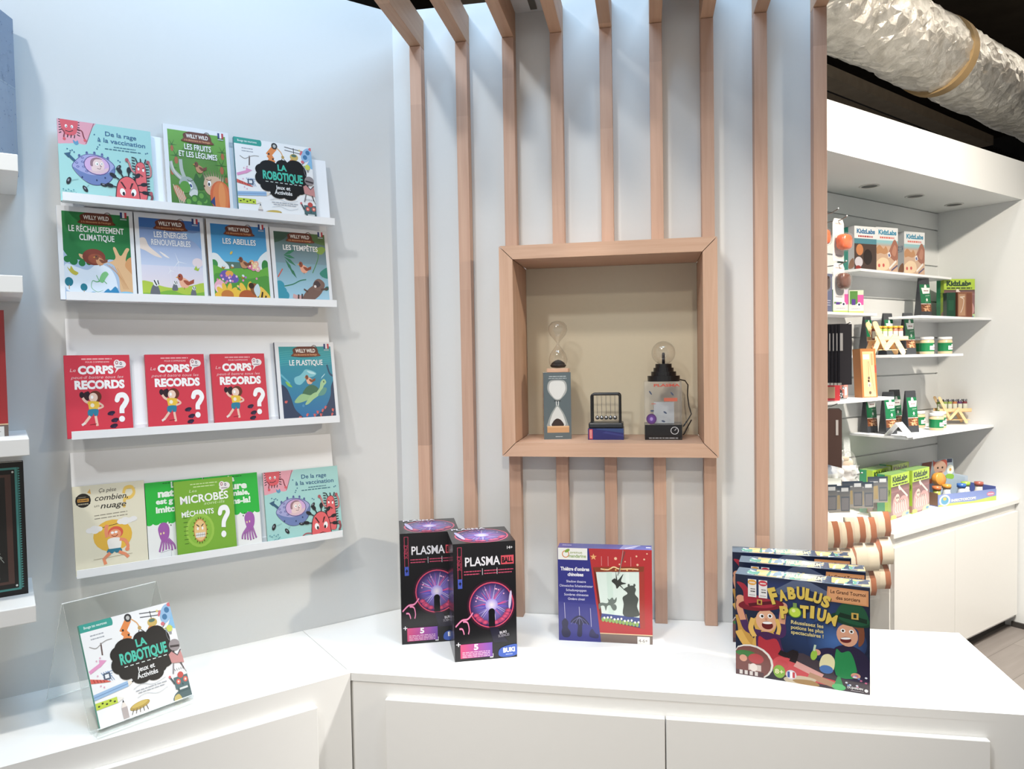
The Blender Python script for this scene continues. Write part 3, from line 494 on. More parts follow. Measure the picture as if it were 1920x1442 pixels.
    a = f.sub(7, 1); a.blob([(80, -7), (82, 0), (92, 3), (104, 3), (104, -7)], '#4c6468'); a.blob([(80, -7), (81, -2), (86, -1), (88, -7)], '#c8b468')
    # bulb, helmet robot, red-eyed robot
    a.ell(93, 66, 3.4, 3.6, '#d8e060'); a.rect(91.6, 60, 94.4, 62.6, '#9c9ca0'); a.curve([(89, 68), (88, 60), (89.5, 54)], .5, '#8c9098')
    a.ell(94, 48, 6.5, 6, '#9a9092'); a.line([(88.6, 47.6), (99, 46)], 2.2, '#3e3638'); a.poly([(85, 40), (90, 43), (94.5, 37), (99, 42), (103, 34), (100, 28), (86, 31)], '#cf8f8c'); a.line([(89, 43), (94.5, 37), (99.5, 42)], 1.3, '#50464a'); a.line([(88, 30), (85, 20)], 1.4, '#8c8488'); a.line([(96, 29), (101, 18)], 1.6, '#5c5458')
    a.rect(84, 4, 101, 16, '#4c6c70'); a.rect(86, 0, 99.6, 5, '#3c585c'); a.ell(92.5, 17, 3.4, 3.2, '#c8443c'); a.ell(88.6, 11, 2.5, 2.7, '#e05848'); a.ell(96.8, 11.4, 2.5, 2.7, '#e05848'); a.ell(88.6, 11, 1.1, 1.2, '#f8d8c8'); a.ell(96.8, 11.4, 1.1, 1.2, '#f8d8c8'); a.poly([(92, 6.6), (93.4, 6.6), (92.7, 9.4)], '#243438'); a.rect(88, 2.6, 97.5, 4.6, '#d8dcda')
    a.line([(84, 10), (80.5, 18)], 1.6, '#3c4c54'); a.ell(80.4, 18, 1.4, 1.4, '#d86468'); a.line([(101, 8), (100.6, 20)], 1.6, '#3c4c54')
    for k in range(5): a.line([(88 + k*2.2, 22), (87.4 + k*2.5, 24.4)], .5, INK)
def quoi(a, x, y):                                        # the small white speech bubble
    for dx, dy, rx, ry in ((-4, 1.5, 5, 4.5), (3, 0, 7, 4.5), (-2, -2.5, 7, 3)): a.ell(x+dx, y+dy, rx, ry, '#f6f0f0')
    a.poly([(x-5, y-4), (x, y-4), (x-8, y-11)], '#f6f0f0'); a.ell(x-4.4, y+2.4, 2.2, 2.4, '#b0455c'); a.ell(x-4.4, y+2.4, 1.2, 1.4, '#f6f0f0'); a.ell(x+2, y+1.2, 1.8, 1.9, '#50506c'); a.ell(x+2, y+1.2, .9, 1, '#f6f0f0'); a.greek(x, y-3, 11, 1.2, '#8c7884', 3)
def art_corps(a):
    a.rect(0, 0, 100, 100, '#d92440'); a.greek(49, 95.2, 46, 1.5, '#f0b4b8', 5); a.text('POUR COMPRENDRE', 50, 90.5, 1.9, '#f8dada', w=36); quoi(a, 84, 88)
    a = a.sub(15, .87)
    a.text('Le', 12.5, 74.5, 4.6, '#f7c9cc', w=9, shear=.2); a.text('CORPS', 47, 71.5, 10.6, '#ffffff', w=54, bold=.055); a.text('peut-il battre tous les', 49, 64.5, 4, '#f7c9cc', w=80, shear=.25); a.text('RECORDS', 52, 50.5, 11, '#ffffff', w=76, bold=.055)
    # boy with opera glasses
    a.blob([(26, 35), (27, 44), (32, 46), (36, 41), (33, 34)], '#3a2026'); a.ell(24, 42, 3.6, 4.4, '#2c1c28'); a.ell(33, 43, 3.2, 4, '#2c1c28'); a.curve([(25, 38), (29, 33), (36, 30)], 3.6, '#f2c8b4'); a.ell(44, 39, 9.5, 8.4, '#6a3020'); a.ell(41, 38, 6.6, 6.4, '#f4d2bf'); a.ell(39, 38.5, 2, 2.4, '#ffffff')
    a.blob([(32, 31), (36, 33), (50, 31), (47, 22), (35, 21), (33, 27)], '#f0c22c'); a.ell(39, 27, 3, 2.8, '#f8f0d8'); a.curve([(49, 30), (55, 25), (47, 22)], 2.8, '#f2c8b4'); a.blob([(33, 21), (47, 21), (46, 12), (41, 13), (40, 16), (38, 12), (32, 13)], '#1c7fa0'); a.line([(35, 12), (26, 2)], 3.8, '#f2c8b4'); a.line([(43, 12), (45, -2)], 3.8, '#f2c8b4'); a.line([(27, 3), (22, 0)], 3.2, '#f0e4dc'); a.line([(34, 0), (44, 1)], 1, '#941628')
    for x, y in ((67, 15), (72, 5), (70, -3)): a.ell(x, y, 6, 2.8, '#2c1c38', 12); a.ell(x+1, y-1.8, 2.2, 1.6, '#3c2a50')
    a.curve([(77, 33), (80, 39), (88, 39.5), (92, 33), (88, 26), (84, 21), (83.5, 14)], 7.6, '#ffffff', sub=7); a.ell(76.8, 33, 3.6, 3.4, '#ffffff'); a.ell(83, 6, 4.6, 4.3, '#ffffff')
def art_nuage(a):
    a.rect(0, 0, 100, 100, '#ece6cd'); a.ell(14, 83.5, 10.5, 8, '#2c2722'); a.rect(4.5, 79, 23.5, 88, '#2c2722'); a.rect(6.6, 82, 21.6, 85.4, '#e8a83c'); a.greek(14, 83.7, 13, 1.8, '#5c3c1c', 4); a.greek(14, 79.4, 14, 1.4, '#b0a890', 2); a.greek(13, 87.2, 10, 1, '#88806c', 4); a.poly([(20, 92), (24, 96), (25, 90)], '#e8b048'); a.greek(80, 94.5, 8, 1, '#b8b098', 7); a.greek(80, 92, 14, 1, '#b8b098', 8)
    f = a; a = f.sub(7, 1)
    a.curve([(70, 80), (73, 86), (82, 86.5), (85, 80), (80, 75), (72, 74), (70.5, 70)], 4, '#f3cb5e'); a.ell(70, 65.5, 2.2, 2, '#f3cb5e')
    a.text('Ça pèse', 48, 84, 4.4, '#46423c', w=24, shear=.25); a.text('combien,', 53, 74.6, 6.4, '#38342e', w=46, bold=.008, shear=.25); a.text('un', 32, 67.6, 3, '#7c766a', w=7, shear=.25); a.text('nuage', 55, 65.4, 6.4, '#38342e', w=36, bold=.008, shear=.25)
    a.greek(51, 58.4, 46, .8, '#8c8676', 5, 1.5); a.greek(51, 54.8, 46, .8, '#8c8676', 6, 1.5)
    a = f.sub(18, .77)
    a.ell(52, 29, 27, 23.5, '#eebb33'); a.line([(30, 41), (62, 46)], .8, INK)
    for x, y in ((21, 40), (27, 42.5), (33, 41), (28, 38.5), (64, 48), (70, 50), (76, 48.5), (82, 50), (70, 46.5)): a.ell(x, y, 5.4, 4, '#f2f0ee')
    a.curve([(44, 27), (43, 36), (44, 44)], 5, '#ef8f62'); a.ell(44, 43.5, 2.8, 2.4, '#ef8f62'); a.ell(56, 33, 10.5, 9, '#e05638'); a.ell(55, 30.5, 8.6, 7.4, '#f09a6c'); a.ell(51.5, 33, 2.2, 1.8, '#ffffff'); a.ell(56.5, 33.4, 2.2, 1.8, '#ffffff'); a.curve([(50, 29), (55, 27), (59, 29.6)], .9, '#803018'); a.rect(46, 22.5, 60, 25, '#f09a6c')
    a.blob([(45, 24), (62, 24), (62, 10), (58, 8.6), (48, 8.6), (45, 12)], '#f6f2ec'); a.curve([(61, 22), (68, 20), (72, 12), (71, 6)], 4.6, '#ef8f62'); a.ell(71, 6, 3.2, 2.8, '#ef8f62'); a.poly([(44, 9.5), (62, 9.5), (64, 5), (56, 2.5), (53, 5), (50, 2.5), (42, 5)], '#2b7e98')
    a.line([(47, 4), (38, -4), (40, -12)], 4.6, '#ef8f62'); a.line([(59, 4), (68, -1), (72, -6)], 4.4, '#ef8f62'); a.line([(24, -3), (78, -1)], .5, '#b0a890')
def art_nature(a):
    a.rect(0, 0, 100, 100, '#f5f6f4'); a.rect(0, 54, 100, 100, '#12bd38')
    for x in (4, 16, 28, 42, 56, 70, 84, 96): a.ell(x, 53, 8, 6, '#12bd38')
    f = a; a = f.sub(5.5, 1)
    a.greek(50, 92, 40, 1, '#0c6e24', 4); a.text('La', 50, 86, 7, '#f4fbf2', w=12, bold=.05); a.text('nature', 50, 75.5, 8.6, '#f4fbf2', w=58, bold=.05); a.text('est géniale,', 50, 67, 6.4, '#f4fbf2', w=66, bold=.045); a.text('imitons-la!', 50, 56.4, 7.4, '#f4fbf2', w=68, bold=.045)
    a = f.sub(3, 1)
    for x, d in ((28, 1), (80, -1)):
        for dx, dy in ((3, 20), (0, 17)): a.ell(x + dx*d + 9*d, 42 - dy + 20, 1, 1, '#3c3c3c', n=8)
        for k in range(6): a.curve([(x - 4*d + k*2*d, 26), (x - 7*d + k*4.4*d, 18), (x - 10*d + k*5.4*d, 9 + abs(k-2))], 3, '#7c4286'); a.curve([(x - 4*d + k*2*d, 26), (x - 7*d + k*4.4*d, 18), (x - 10*d + k*5.4*d, 9.6 + abs(k-2))], 2.2, '#b06cb6')
        a.blob([(x-9, 32), (x-10, 40), (x-4, 46), (x+5, 45), (x+9, 38), (x+7, 28), (x, 23), (x-6, 25)], '#a85cb0'); a.ell(x - 6, 33, 1.2, 1.4, '#f8e8a0'); a.ell(x - 1, 33.5, 1.2, 1.4, '#f8e8a0')
    a.blob([(20, 10), (38, 12), (37, -2), (20, -2)], '#f0f2f4'); a.line([(20, 10), (38, 12), (37, -2)], .5, '#80858c'); a.rect(24, -3, 34, 0, '#7c3c2c')
def art_microbe(a):
    a.rect(0, 0, 100, 100, '#7cb42c'); a.greek(50, 94.6, 46, 1.2, '#cfe8a4', 4); a.greek(50, 91, 36, 1.2, '#cfe8a4', 5); quoi(a, 85, 89)
    f = a; a = f.sub(5.5, 1)
    a.text('Les', 31, 79, 3.6, '#d6ecb4', w=13, shear=.2); a.text('MICROBES', 50, 66, 9.6, '#ffffff', w=82, bold=.022, rot=1.5); a.text('sont-ils', 66, 61.5, 4, '#d6ecb4', w=36, shear=.2); a.text('MÉCHANTS', 37, 49, 6.6, '#ffffff', w=54, bold=.022, rot=1.5)
    a = f.sub(13, .97)
    a.ell(39, 23, 24, 22, '#9cca44'); a.ell(39, 23, 20, 18.4, '#8cc038')
    for k in range(7): a.line([(12, 8 + k*5.5), (19, 8 + k*5.5)], .7, '#3c6414')
    for k in range(18): an = k*20; a.line([(39 + 10*math.cos(R(an)), 23 + 14*math.sin(R(an))), (39 + 13*math.cos(R(an)), 23 + 17.5*math.sin(R(an)))], 1.2, '#5c3c14')
    a.ell(39, 23, 11, 15, '#d8944c'); a.ell(39, 23, 9.6, 13.4, '#f0c884'); a.line([(33, 31), (37.5, 28)], 1.2, INK); a.line([(45, 31), (41, 28)], 1.2, INK); a.ell(35, 25.5, 1.5, 2, '#ffffff'); a.ell(43, 25.5, 1.5, 2, '#ffffff'); a.rect(31, 14, 47, 20, '#f6f4ec'); a.line([(31, 17), (47, 17)], .5, INK)
    [a.line([(33 + k*3, 14), (33 + k*3, 20)], .4, INK) for k in range(5)]
    a.curve([(74, 42), (77, 48), (85, 48.5), (88, 42), (83, 35), (80, 30), (79, 23)], 7.2, '#ffffff', sub=7); a.ell(74, 42, 3.4, 3.2, '#ffffff'); a.ell(78.5, 14, 4.4, 4.4, '#ffffff')
def plasma_disc(a, x, y, rx, ry, seed=1, cut=None):
    rnd = random.Random(seed); a.glow(x, y, rx*1.12, ry*1.12, '#c02878', '#17141c', 32); a.ell(x, y, rx, ry, '#e0446a', n=36); a.ell(x, y, rx*.95, ry*.95, '#501e58', n=36); a.glow(x, y, rx*.93, ry*.93, '#a090f0', '#38205e', 32)
    for k in range(44):
        an = rnd.uniform(0, 360); r = rnd.uniform(.6, .93); j = rnd.uniform(-9, 9); c = rnd.choice(['#7f6ce6', '#d84c9c', '#b8a8f6', '#5a48c4', '#e8589a', '#e4d8fc'])
        a.line([(x, y), (x + rx*r*.5*math.cos(R(an+j)), y + ry*r*.5*math.sin(R(an+j))), (x + rx*r*math.cos(R(an)), y + ry*r*math.sin(R(an)))], rx*rnd.uniform(.02, .05), c, True)
    for k in range(14): an = rnd.uniform(200, 340); a.glow(x + rx*.8*math.cos(R(an)), y + ry*.8*math.sin(R(an)), rx*.14, ry*.1, '#f0507c', '#a03468', 8)
    for k in range(8): an = rnd.uniform(20, 170); a.ell(x + rx*.72*math.cos(R(an)), y + ry*.72*math.sin(R(an)), rx*.035, ry*.035, '#f4b0d8', n=8)
    a.glow(x, y, rx*.28, ry*.28, '#fff4ff', '#a898f0', 16)
def art_plasma(a):
    a.rect(0, 0, 100, 100, '#18171b')
    a.rect(7, 62, 14, 97, '#c8325a'); a.rect(7.8, 62.4, 13.2, 96.6, '#18171b'); a.rect(7, 62, 14, 70, '#3f57c4'); a.text('SCIENCE', 12.3, 83.5, 3.2, '#c8325a', w=23, rot=90); a.text('+', 10.5, 64, 4.4, '#101018', w=4, bold=.05)
    a.text('14+', 91, 93.4, 2.4, '#f0f0f4', w=9, bold=.02); a.text('PLASMA', 47, 80.6, 7.4, '#f4f2fa', w=56, bold=.018); a.rect(76.5, 80.4, 97, 88, '#e04658'); a.text('BALL', 86.7, 82, 4.4, '#18171b', w=17.5, bold=.05)
    for x0, w, s in ((17, 27, 1), (49, 22, 2), (72, 24, 3)): a.greek(x0, 76, w, .9, '#d0446a', s, al='l'); a.greek(x0, 73.6, w*.9, .9, '#d0446a', s+4, al='l')
    a.rect(46, 72.5, 46.7, 78, '#e8e4ee'); a.rect(69.5, 72.5, 70.2, 78, '#e8e4ee')
    plasma_disc(a, 60, 46.5, 36, 19.5); a.ell(90, 50, 2.2, 8, '#d8ccf0', -12); a.rect(55, 28, 65, 41, '#141318'); a.ell(60, 41, 5, 2.6, '#141318'); a.poly([(56, 27.5), (68, 27.5), (86, 14), (62, 14)], '#201d33')
    for p in ([(30, 41), (22, 36), (12, 35), (2, 30)], [(14, 34), (21, 33), (23.5, 27), (22, 23)], [(8, 28), (13, 27.5), (15.5, 23)]): a.curve(p, 1.7, '#e8609c'); a.curve(p, .7, '#f6b4d4')
    a.text('+', 6, 12.2, 5, '#f2f0f6', w=7, bold=.01); a.grad(9, 2.6, 60, 14.6, '#c83878', '#d84a86'); a.poly([(9, 2.6), (60, 2.6), (60, 14.6), (9, 14.6)], ['#d8346e', '#7a46b0', '#7c4cc0', '#e0447c']); a.text('5', 34, 9.4, 4.6, '#ffffff', w=7, bold=.04)
    for k in range(4): a.greek(34, 7.6 - k*1.35, 44, .55, '#f0c8e0', k+3)
    a.line([(61, 5), (61, 2), (56, 2)], 1, '#f0f0f4'); a.text('BUKI', 78, 21.6, 2, '#d8d4dc', w=11, bold=.03, rot=8); a.text('SCIENCES', 79, 18.8, 2.2, '#8c8894', w=18, bold=.03, rot=6); a.blob([(70, 3), (74, 9), (98, 11.5), (101, 7), (98, 2), (80, 1)], '#2f5ac0'); a.text('BUKI', 87, 5.2, 3.6, '#ffffff', w=19, bold=.05, rot=2); a.greek(87, 3.2, 11, .7, '#b8c8f0', 2)
def art_plasma_top(a):
    a.rect(0, 0, 100, 100, '#19181c'); plasma_disc(a, 52, 46, 44, 46, 7); a.ell(16, 48, 4, 26, '#c8bcec', 12); a.text('PLASMA', 36, 87, 11, '#e8e4f0', w=58, bold=.03)
def art_plasma_side(a):
    a.rect(0, 0, 100, 100, '#232127')
    for k in range(7):
        y = 88 - k*10.5; a.greek(50, y, 50, .8, '#5c5866', k+1); a.greek(50, y-2.2, 60, .8, '#4a4652', k+9)
    a.glow(50, 30, 24, 8, '#584a80', '#232127', 12); a.rect(78, 12, 90, 30, '#7c7884'); a.rect(20, 6, 60, 12, '#55515c')
def art_theatre(a):
    a.rect(0, 0, 100, 100, '#b81c22'); a.rect(0, 0, 100, 9, '#7c6a62'); a.line([(40, 9.6), (100, 9.6)], .9, '#f0d8a8')
    for x, y, r in ((62, 90, 1.6), (66, 84, .9), (84, 93, 1), (92, 90, 1), (85, 84, 1.2), (95, 96, .8), (72, 87, .7)): a.ell(x, y, r, r, '#f0c4a0', n=8)
    a.poly([(38.5 + 3.6*math.cos(R(90 + k*36))*(1 if k % 2 == 0 else .42), 91 + 3.6*math.sin(R(90 + k*36))*(1 if k % 2 == 0 else .42)) for k in range(10)], '#f0b070')
    for x in (47, 54, 78): a.line([(x, 92), (x, 82)], .4, '#e0a0a0')
    # picture frame with shadow play
    a.poly([(38, 80), (92, 82.5), (92, 16), (45, 24)], '#6d1f16'); a.poly([(92, 82.5), (86, 82), (87, 17), (92, 16)], '#a83024'); a.poly([(38, 80), (92, 82.5), (91, 77), (40, 74.5)], '#8a3a1e')
    a.curve([(46, 78.5), (54, 78), (60, 81), (66, 79), (78, 79.5), (86, 79)], 1.3, '#f2d6a0'); [a.ell(50 + k*6, 78 + (k % 2), .9, .9, '#f0b860', n=8) for k in range(6)]
    a.poly([(41, 75), (86.5, 76.6), (86.5, 28), (46.5, 31)], '#dcebe4'); a.poly([(52, 75.5), (58, 75.8), (60, 30), (54, 30.5)], '#cfe4da'); a.poly([(72, 76), (76, 76.2), (77, 29), (73, 29.2)], '#e6f2ec')
    a.poly([(46.5, 31), (86.5, 28), (87, 17.5), (45.6, 24.5)], '#3c4a8c')
    for k in range(11): a.ell(48 + k*3.6, 24.6 - k*.4, 1.7, 2.4, '#8fb05c'); a.ell(49.4 + k*3.6, 26.4 - k*.4 + (k % 3)*.8, 1.1, 1.3, '#f0f0ea', n=8)
    a.line([(72, 98), (64, 72)], .7, '#5a5450'); a.line([(70, 99), (66, 74)], .5, '#b0a8a0')
    a.blob([(57.5, 66), (61, 69), (64, 67), (70, 74), (67.5, 66), (73, 64), (67, 62), (63, 58), (61.5, 62)], '#3a3c3a'); a.line([(63, 66), (62, 76)], 1.6, '#3a3c3a', True); a.line([(66, 62), (72, 56)], 1.3, '#3a3c3a', True)
    a.blob([(70, 29.5), (70, 42), (69, 49), (74, 53), (72, 56), (70, 57.5), (74, 60.5), (80, 62), (83, 58), (82, 53), (85.5, 48), (84, 40), (86, 30)], '#4e5450'); a.ell(75.5, 62, 1.2, 1.6, '#4e5450'); a.ell(81.5, 62.4, 1.2, 1.6, '#4e5450')
    a.blob([(43.5, 41), (47, 42.5), (52, 42), (54, 44), (52.8, 47.5), (55, 46), (58, 48.5), (60, 46), (62.6, 49), (62, 44), (58, 40), (60, 36), (57.4, 37), (55.6, 40), (52.6, 39), (51, 34), (49.4, 39), (46, 39), (44, 35)], '#6e7a74'); a.ell(60, 38, 2.6, 3.4, '#6e7a74')
    # blue panel with titles
    a.poly([(0, 0), (45.5, 0), (33.5, 100), (0, 100)], '#2b2d86'); a.poly([(0, 0), (45.5, 0), (41, 40), (0, 42)], '#34358c'); a.rect(.4, 87.4, 32, 100, '#f4f4f0'); a.ell(8.6, 93.4, 4, 4, '#dc8c4c'); a.ell(8.6, 93.4, 3, 3, '#f4f4f0'); a.ell(10.4, 97, 3, 1.6, '#86ac3c', 30); a.text('avenue', 20, 94.2, 2.6, '#98a850', w=13, bold=.01); a.text('mandarine', 21, 89.9, 3.4, '#86a844', w=19, bold=.02)
    a.text('Théâtre d’ombres', 18.4, 75.8, 3.7, '#f4f4fa', w=31, bold=.035); a.text('chinoises', 19, 70, 3.7, '#f4f4fa', w=17, bold=.035)
    for t, y, w in (('Shadow theatre', 63, 21), ('Chinesisches Schattentheater', 58.2, 36), ('Schaduwpoppen', 53.6, 22), ('Sombras chinescas', 48.8, 26), ('Ombre cinesi', 44.2, 18)): a.text(t, 19.5, y, 2.5, '#dcdcf0', w=w, bold=.01)
    for x, y0, y1 in ((6.5, 41, 24), (22.5, 37, 22), (34.5, 36, 16)): a.line([(x, y0), (x + (y0-y1)*.04, y1)], .5, '#c8c4dc')
    a.blob([(4, 14), (3.5, 20), (7, 24), (10.5, 20), (10, 14), (13, 9), (11, 4), (5, 4), (3, 9)], '#25254c'); a.blob([(13, 20), (18, 26), (24, 27.5), (30, 23), (33, 18), (26, 19), (25, 6), (20, 6), (20.5, 18)], '#23234a')
    for k in range(5): a.curve([(22.6, 26), (22.6 + (k-2)*3, 22), (22.6 + (k-2)*4.6, 18)], .5, '#6c6ca4')
    a.blob([(33, 9), (36, 14), (40, 9), (43, 8), (42, 4), (34, 5)], '#2a2a5c'); a.rect(84, 0, 97, 8, '#f2f0ec'); a.text('4-6+', 90, 2, 3.6, '#6c625c', w=9.4)
def art_theatre_top(a):  # printed top; its pale streaks paint the highlight on the clear wrap
    a.rect(0, 0, 100, 100, '#4f55a6'); a.greek(9, 60, 10, 14, '#b8bce0', 2); a.poly([(70, 100), (88, 100), (80, 10), (66, 0)], '#8c90c8'); a.line([(72, 20), (88, 90)], 2, '#e8e8f4'); a.rect(94, 40, 99, 60, '#d0d0e4')
def art_potion(a):
    a.rect(0, 0, 100, 100, '#1d2740'); a.glow(62, 62, 44, 44, '#29467c', '#1a2238'); a.glow(36, 88, 30, 24, '#2c3e78', '#1c2644'); a.glow(76, 46, 22, 22, '#3f6cb0', '#22345c')
    a.rect(0, 0, 100, 22, '#2a2630'); a.poly([(40, 0), (100, 0), (100, 16), (74, 20), (52, 30), (34, 28)], '#473c44')
    a.poly([(30, 88), (44, 99), (50, 101), (58, 99), (74, 90), (72, 86), (50, 94), (34, 84)], '#5a6684')
    # left figure: red hat, fair hair, raised arms
    a.curve([(4, 60), (6, 50), (8, 38), (18, 30)], 9, '#c8963c'); a.curve([(2, 44), (8, 32), (16, 24)], 6, '#e0b050'); a.blob([(14, 30), (16, 44), (14, 56), (20, 62), (28, 62), (32, 54), (30, 44), (34, 30)], '#d8a848')
    a.curve([(20, 44), (10, 46), (6, 56), (3, 68)], 6, '#4a2a5c'); a.curve([(6, 55), (3, 68), (4, 76)], 5, '#dc9c78'); a.ell(4, 76, 3.4, 3.6, '#e0a07c'); a.curve([(30, 44), (36, 46), (36, 58), (37, 68)], 6, '#4a2a5c'); a.curve([(36, 56), (37, 68)], 5, '#dc9c78'); a.ell(37, 73, 3.4, 4, '#e0a07c')
    a.blob([(16, 36), (18, 44), (26, 46), (34, 42), (36, 34), (40, 20), (38, 10), (20, 12)], '#4a2450'); a.blob([(18, 40), (24, 38), (32, 40), (36, 26), (36, 14), (20, 16)], '#b42030')
    a.ell(24, 57, 8, 11, '#e6ae8a'); a.ell(20.6, 61, 1.9, 2.2, '#ffffff'); a.ell(27, 62, 1.9, 2.2, '#ffffff'); a.ell(21, 61, 1, 1.3, '#3c2a1c'); a.ell(27, 62, 1, 1.3, '#3c2a1c'); a.ell(25, 52.6, 4.4, 4, '#6c1c1c', 8); a.ell(25, 55, 3.8, 1.2, '#ffffff', 8); a.ell(24, 58.4, 1, 1.3, '#d08c6c')
    a.curve([(14, 58), (12, 48), (15, 40)], 4, '#e6b858'); a.curve([(32, 60), (34, 52), (33, 45)], 3, '#e6b858')
    a.ell(20, 72, 18, 6, '#7c1426', 10); a.blob([(8, 71), (6, 84), (1, 92), (7, 91), (14, 82), (28, 78), (32, 73), (22, 69)], '#a81c34'); a.poly([(10, 72), (28, 77), (29, 74), (11, 69)], '#5c1020'); a.rect(17, 72, 21, 77, '#c8a040'); a.rect(18, 73, 20, 76, '#5c1020')
    # right figure: green hat, green apron
    a.curve([(80, 34), (72, 36), (63, 33)], 6, '#2c2444'); a.ell(62, 33, 3, 3, '#dca080'); a.blob([(74, 20), (74, 38), (84, 44), (94, 40), (100, 30), (100, 12), (78, 12)], '#2b2440'); a.blob([(76, 38), (80, 36), (86, 38), (90, 26), (90, 14), (76, 14)], '#1f8a4c')
    a.ell(84, 53, 7.6, 10.5, '#e0a484', 6); a.blob([(88, 62), (92, 58), (92, 44), (96, 50), (95, 64)], '#80482c'); a.ell(81, 57, 1.7, 1.9, '#ffffff'); a.ell(87, 57, 1.7, 1.9, '#ffffff'); a.ell(81, 57, .9, 1.1, '#3c2a1c'); a.ell(87, 57, .9, 1.1, '#3c2a1c'); a.ell(83, 48.6, 4, 2.8, '#6c2020', 10); a.ell(83, 50, 3.6, 1, '#ffffff', 10)
    a.ell(87, 68, 15, 6, '#16402c', -8); a.blob([(76, 70), (80, 82), (88, 85), (96, 80), (99, 66), (88, 64)], '#1c5638'); a.poly([(77, 70), (98, 66), (98, 70), (79, 74)], '#12301f'); a.rect(87, 69, 92, 75, '#d0a848'); a.rect(88.4, 70.2, 90.6, 73.8, '#12301f')
    a.curve([(94, 30), (98, 22), (90, 16)], 5, '#2b2440'); a.ell(90, 16, 3.4, 2.6, '#dca080')
    # flasks, puffs, scrolls
    a.ell(60, 30, 2.4, 5, '#9ac43c', -10); a.line([(60, 34), (61, 40)], 1.6, '#c8dcc0'); a.blob([(64, 20), (66, 30), (71, 33), (75, 28), (74, 18), (69, 15)], '#e8e0ae'); a.ell(69, 18, 5, 4, '#4c78b8')
    a.blob([(28, 16), (34, 24), (44, 22), (52, 14), (66, 10), (76, 8), (72, 3), (50, 5), (32, 8)], '#d04048'); a.line([(46, 19), (66, 10)], 6, '#e0a49c'); a.line([(56, 10), (80, 2)], 6, '#b88c6c'); a.blob([(38, 4), (50, 8), (62, 6), (52, 0), (40, 0)], '#cfc0a4'); a.blob([(44, 3), (58, 5), (64, 1), (52, -1)], '#a88450')
    a.curve([(34, 28), (40, 26), (46, 30), (44, 20)], 5, '#241c20'); a.ell(36, 16, 5, 5, '#c83c44'); a.poly([(74, 2), (82, 2), (79, 13), (77, 13)], '#3c9c5c'); a.ell(78, 3, 5, 3, '#5cc478')
    rnd = random.Random(2)
    for k in range(14): a.ell(rnd.uniform(82, 98), rnd.uniform(4, 16), 1, .9, rnd.choice(['#e0e4f0', '#c8648c', '#6c8cc8']), n=6)
    # corner photo
    a.ell(12, 14, 17.5, 17.5, '#e8e4dc'); a.ell(11.4, 13.6, 16.4, 16.2, '#7c4a44'); a.ell(8, 22, 8, 3, '#3c7c3c'); a.ell(16, 18, 6, 5, '#b83c40'); a.ell(6, 17, 3, 3.4, '#dca084'); a.rect(10, 6, 20, 12, '#d8c8c0'); a.ell(14, 9, 3, 4, '#f0e4dc'); a.rect(0, 0, 22, 5, '#5c4044'); [a.rect(3 + k*4, 1, 5.4 + k*4, 5, '#e0d8d4') for k in range(4)]
    a.ell(34, 9, 4.6, 6.4, '#86b43c'); a.text('8+', 34, 6.8, 4.4, '#f4ecb8', w=6.6, bold=.02); a.ell(43, 7.6, 4, 4.6, '#dcd8e0'); a.rect(40.2, 4.8, 42, 10.4, '#2c4c9c'); a.rect(42, 4.4, 44, 10.8, '#f8f8f8'); a.rect(44, 4.8, 45.8, 10.4, '#c83440')
    # awards, banner, titles
    for x, c in ((10, '#e8a83c'), (18.4, '#d03444')): a.rect(x, 79, x + 6.6, 96.5, '#f0eeec'); a.ell(x + 3.3, 93.4, 3.4, 2.8, c); a.greek(x + 3.3, 93.2, 4.4, 1.3, '#f8f0e8', 7); a.greek(x + 3.8, 87, 3.6, .9, '#4c4448', 2); a.greek(x + 3.8, 84.6, 3.6, 1.2, '#242024', 4); a.greek(x + 3.3, 81, 4.6, .6, '#8c8488', 6)
    a.poly([(69, 83.5), (99, 82.5), (99, 97), (70, 97.5)], '#d8935c'); a.poly([(70.4, 85), (97.6, 84), (97.6, 95.6), (71, 96)], '#e2a06a'); a.text('Le Grand Tournoi', 84.6, 91.4, 3.3, '#4c2418', w=25, bold=.02, rot=-.6); a.text('des sorciers', 84.6, 86, 3.3, '#4c2418', w=17, bold=.02, rot=-.6)
    L = 'FABULUS'; xs = (31.5, 37.6, 44, 50.4, 56.4, 62, 67.8); ys = (79, 82.4, 85, 86, 85.6, 84, 81); rs = (18, 13, 6, 0, -6, -11, -16); hs = (14, 9.6, 10.4, 10.6, 10, 9.4, 10)
    for col, d in (('#3a2c18', .5), ('#e2c24c', 0)):
        for c, x, y, r, h in zip(L, xs, ys, rs, hs): a.text(c, x + d, y - d - 3, h, col, w=6, bold=.06, rot=r)
    xs = (38.6, 53, 58.6, 65, 72); ys = (65.6, 68.4, 69, 67.4, 64.4); rs = (8, 0, -3, -8, -12)
    for col, d in (('#3a2c18', .5), ('#e2c24c', 0)):
        for c, x, y, r in zip('PTIUM', xs, ys, rs): a.text(c, x + d, y - d - 3, 10.6, col, w=3 if c == 'I' else (7.4 if c == 'M' else 6.4), bold=.02 if c == 'M' else .06, rot=r)
    a.ell(46, 69, 5, 5.4, '#5c8a24'); a.ell(46, 69, 4.2, 4.6, '#c4e03c'); a.rect(44.6, 73, 47.4, 78, '#7c9c4c'); a.ell(45, 70.4, 1.4, 1.6, '#eef6a0')
    for t, y in (('Réussissez les', 57.4), ('potions les plus', 52.6), ('spectaculaires !', 47.8)): a.text(t, 55, y, 3.4, '#e6d48c', w=24, bold=.02, rot=-1)
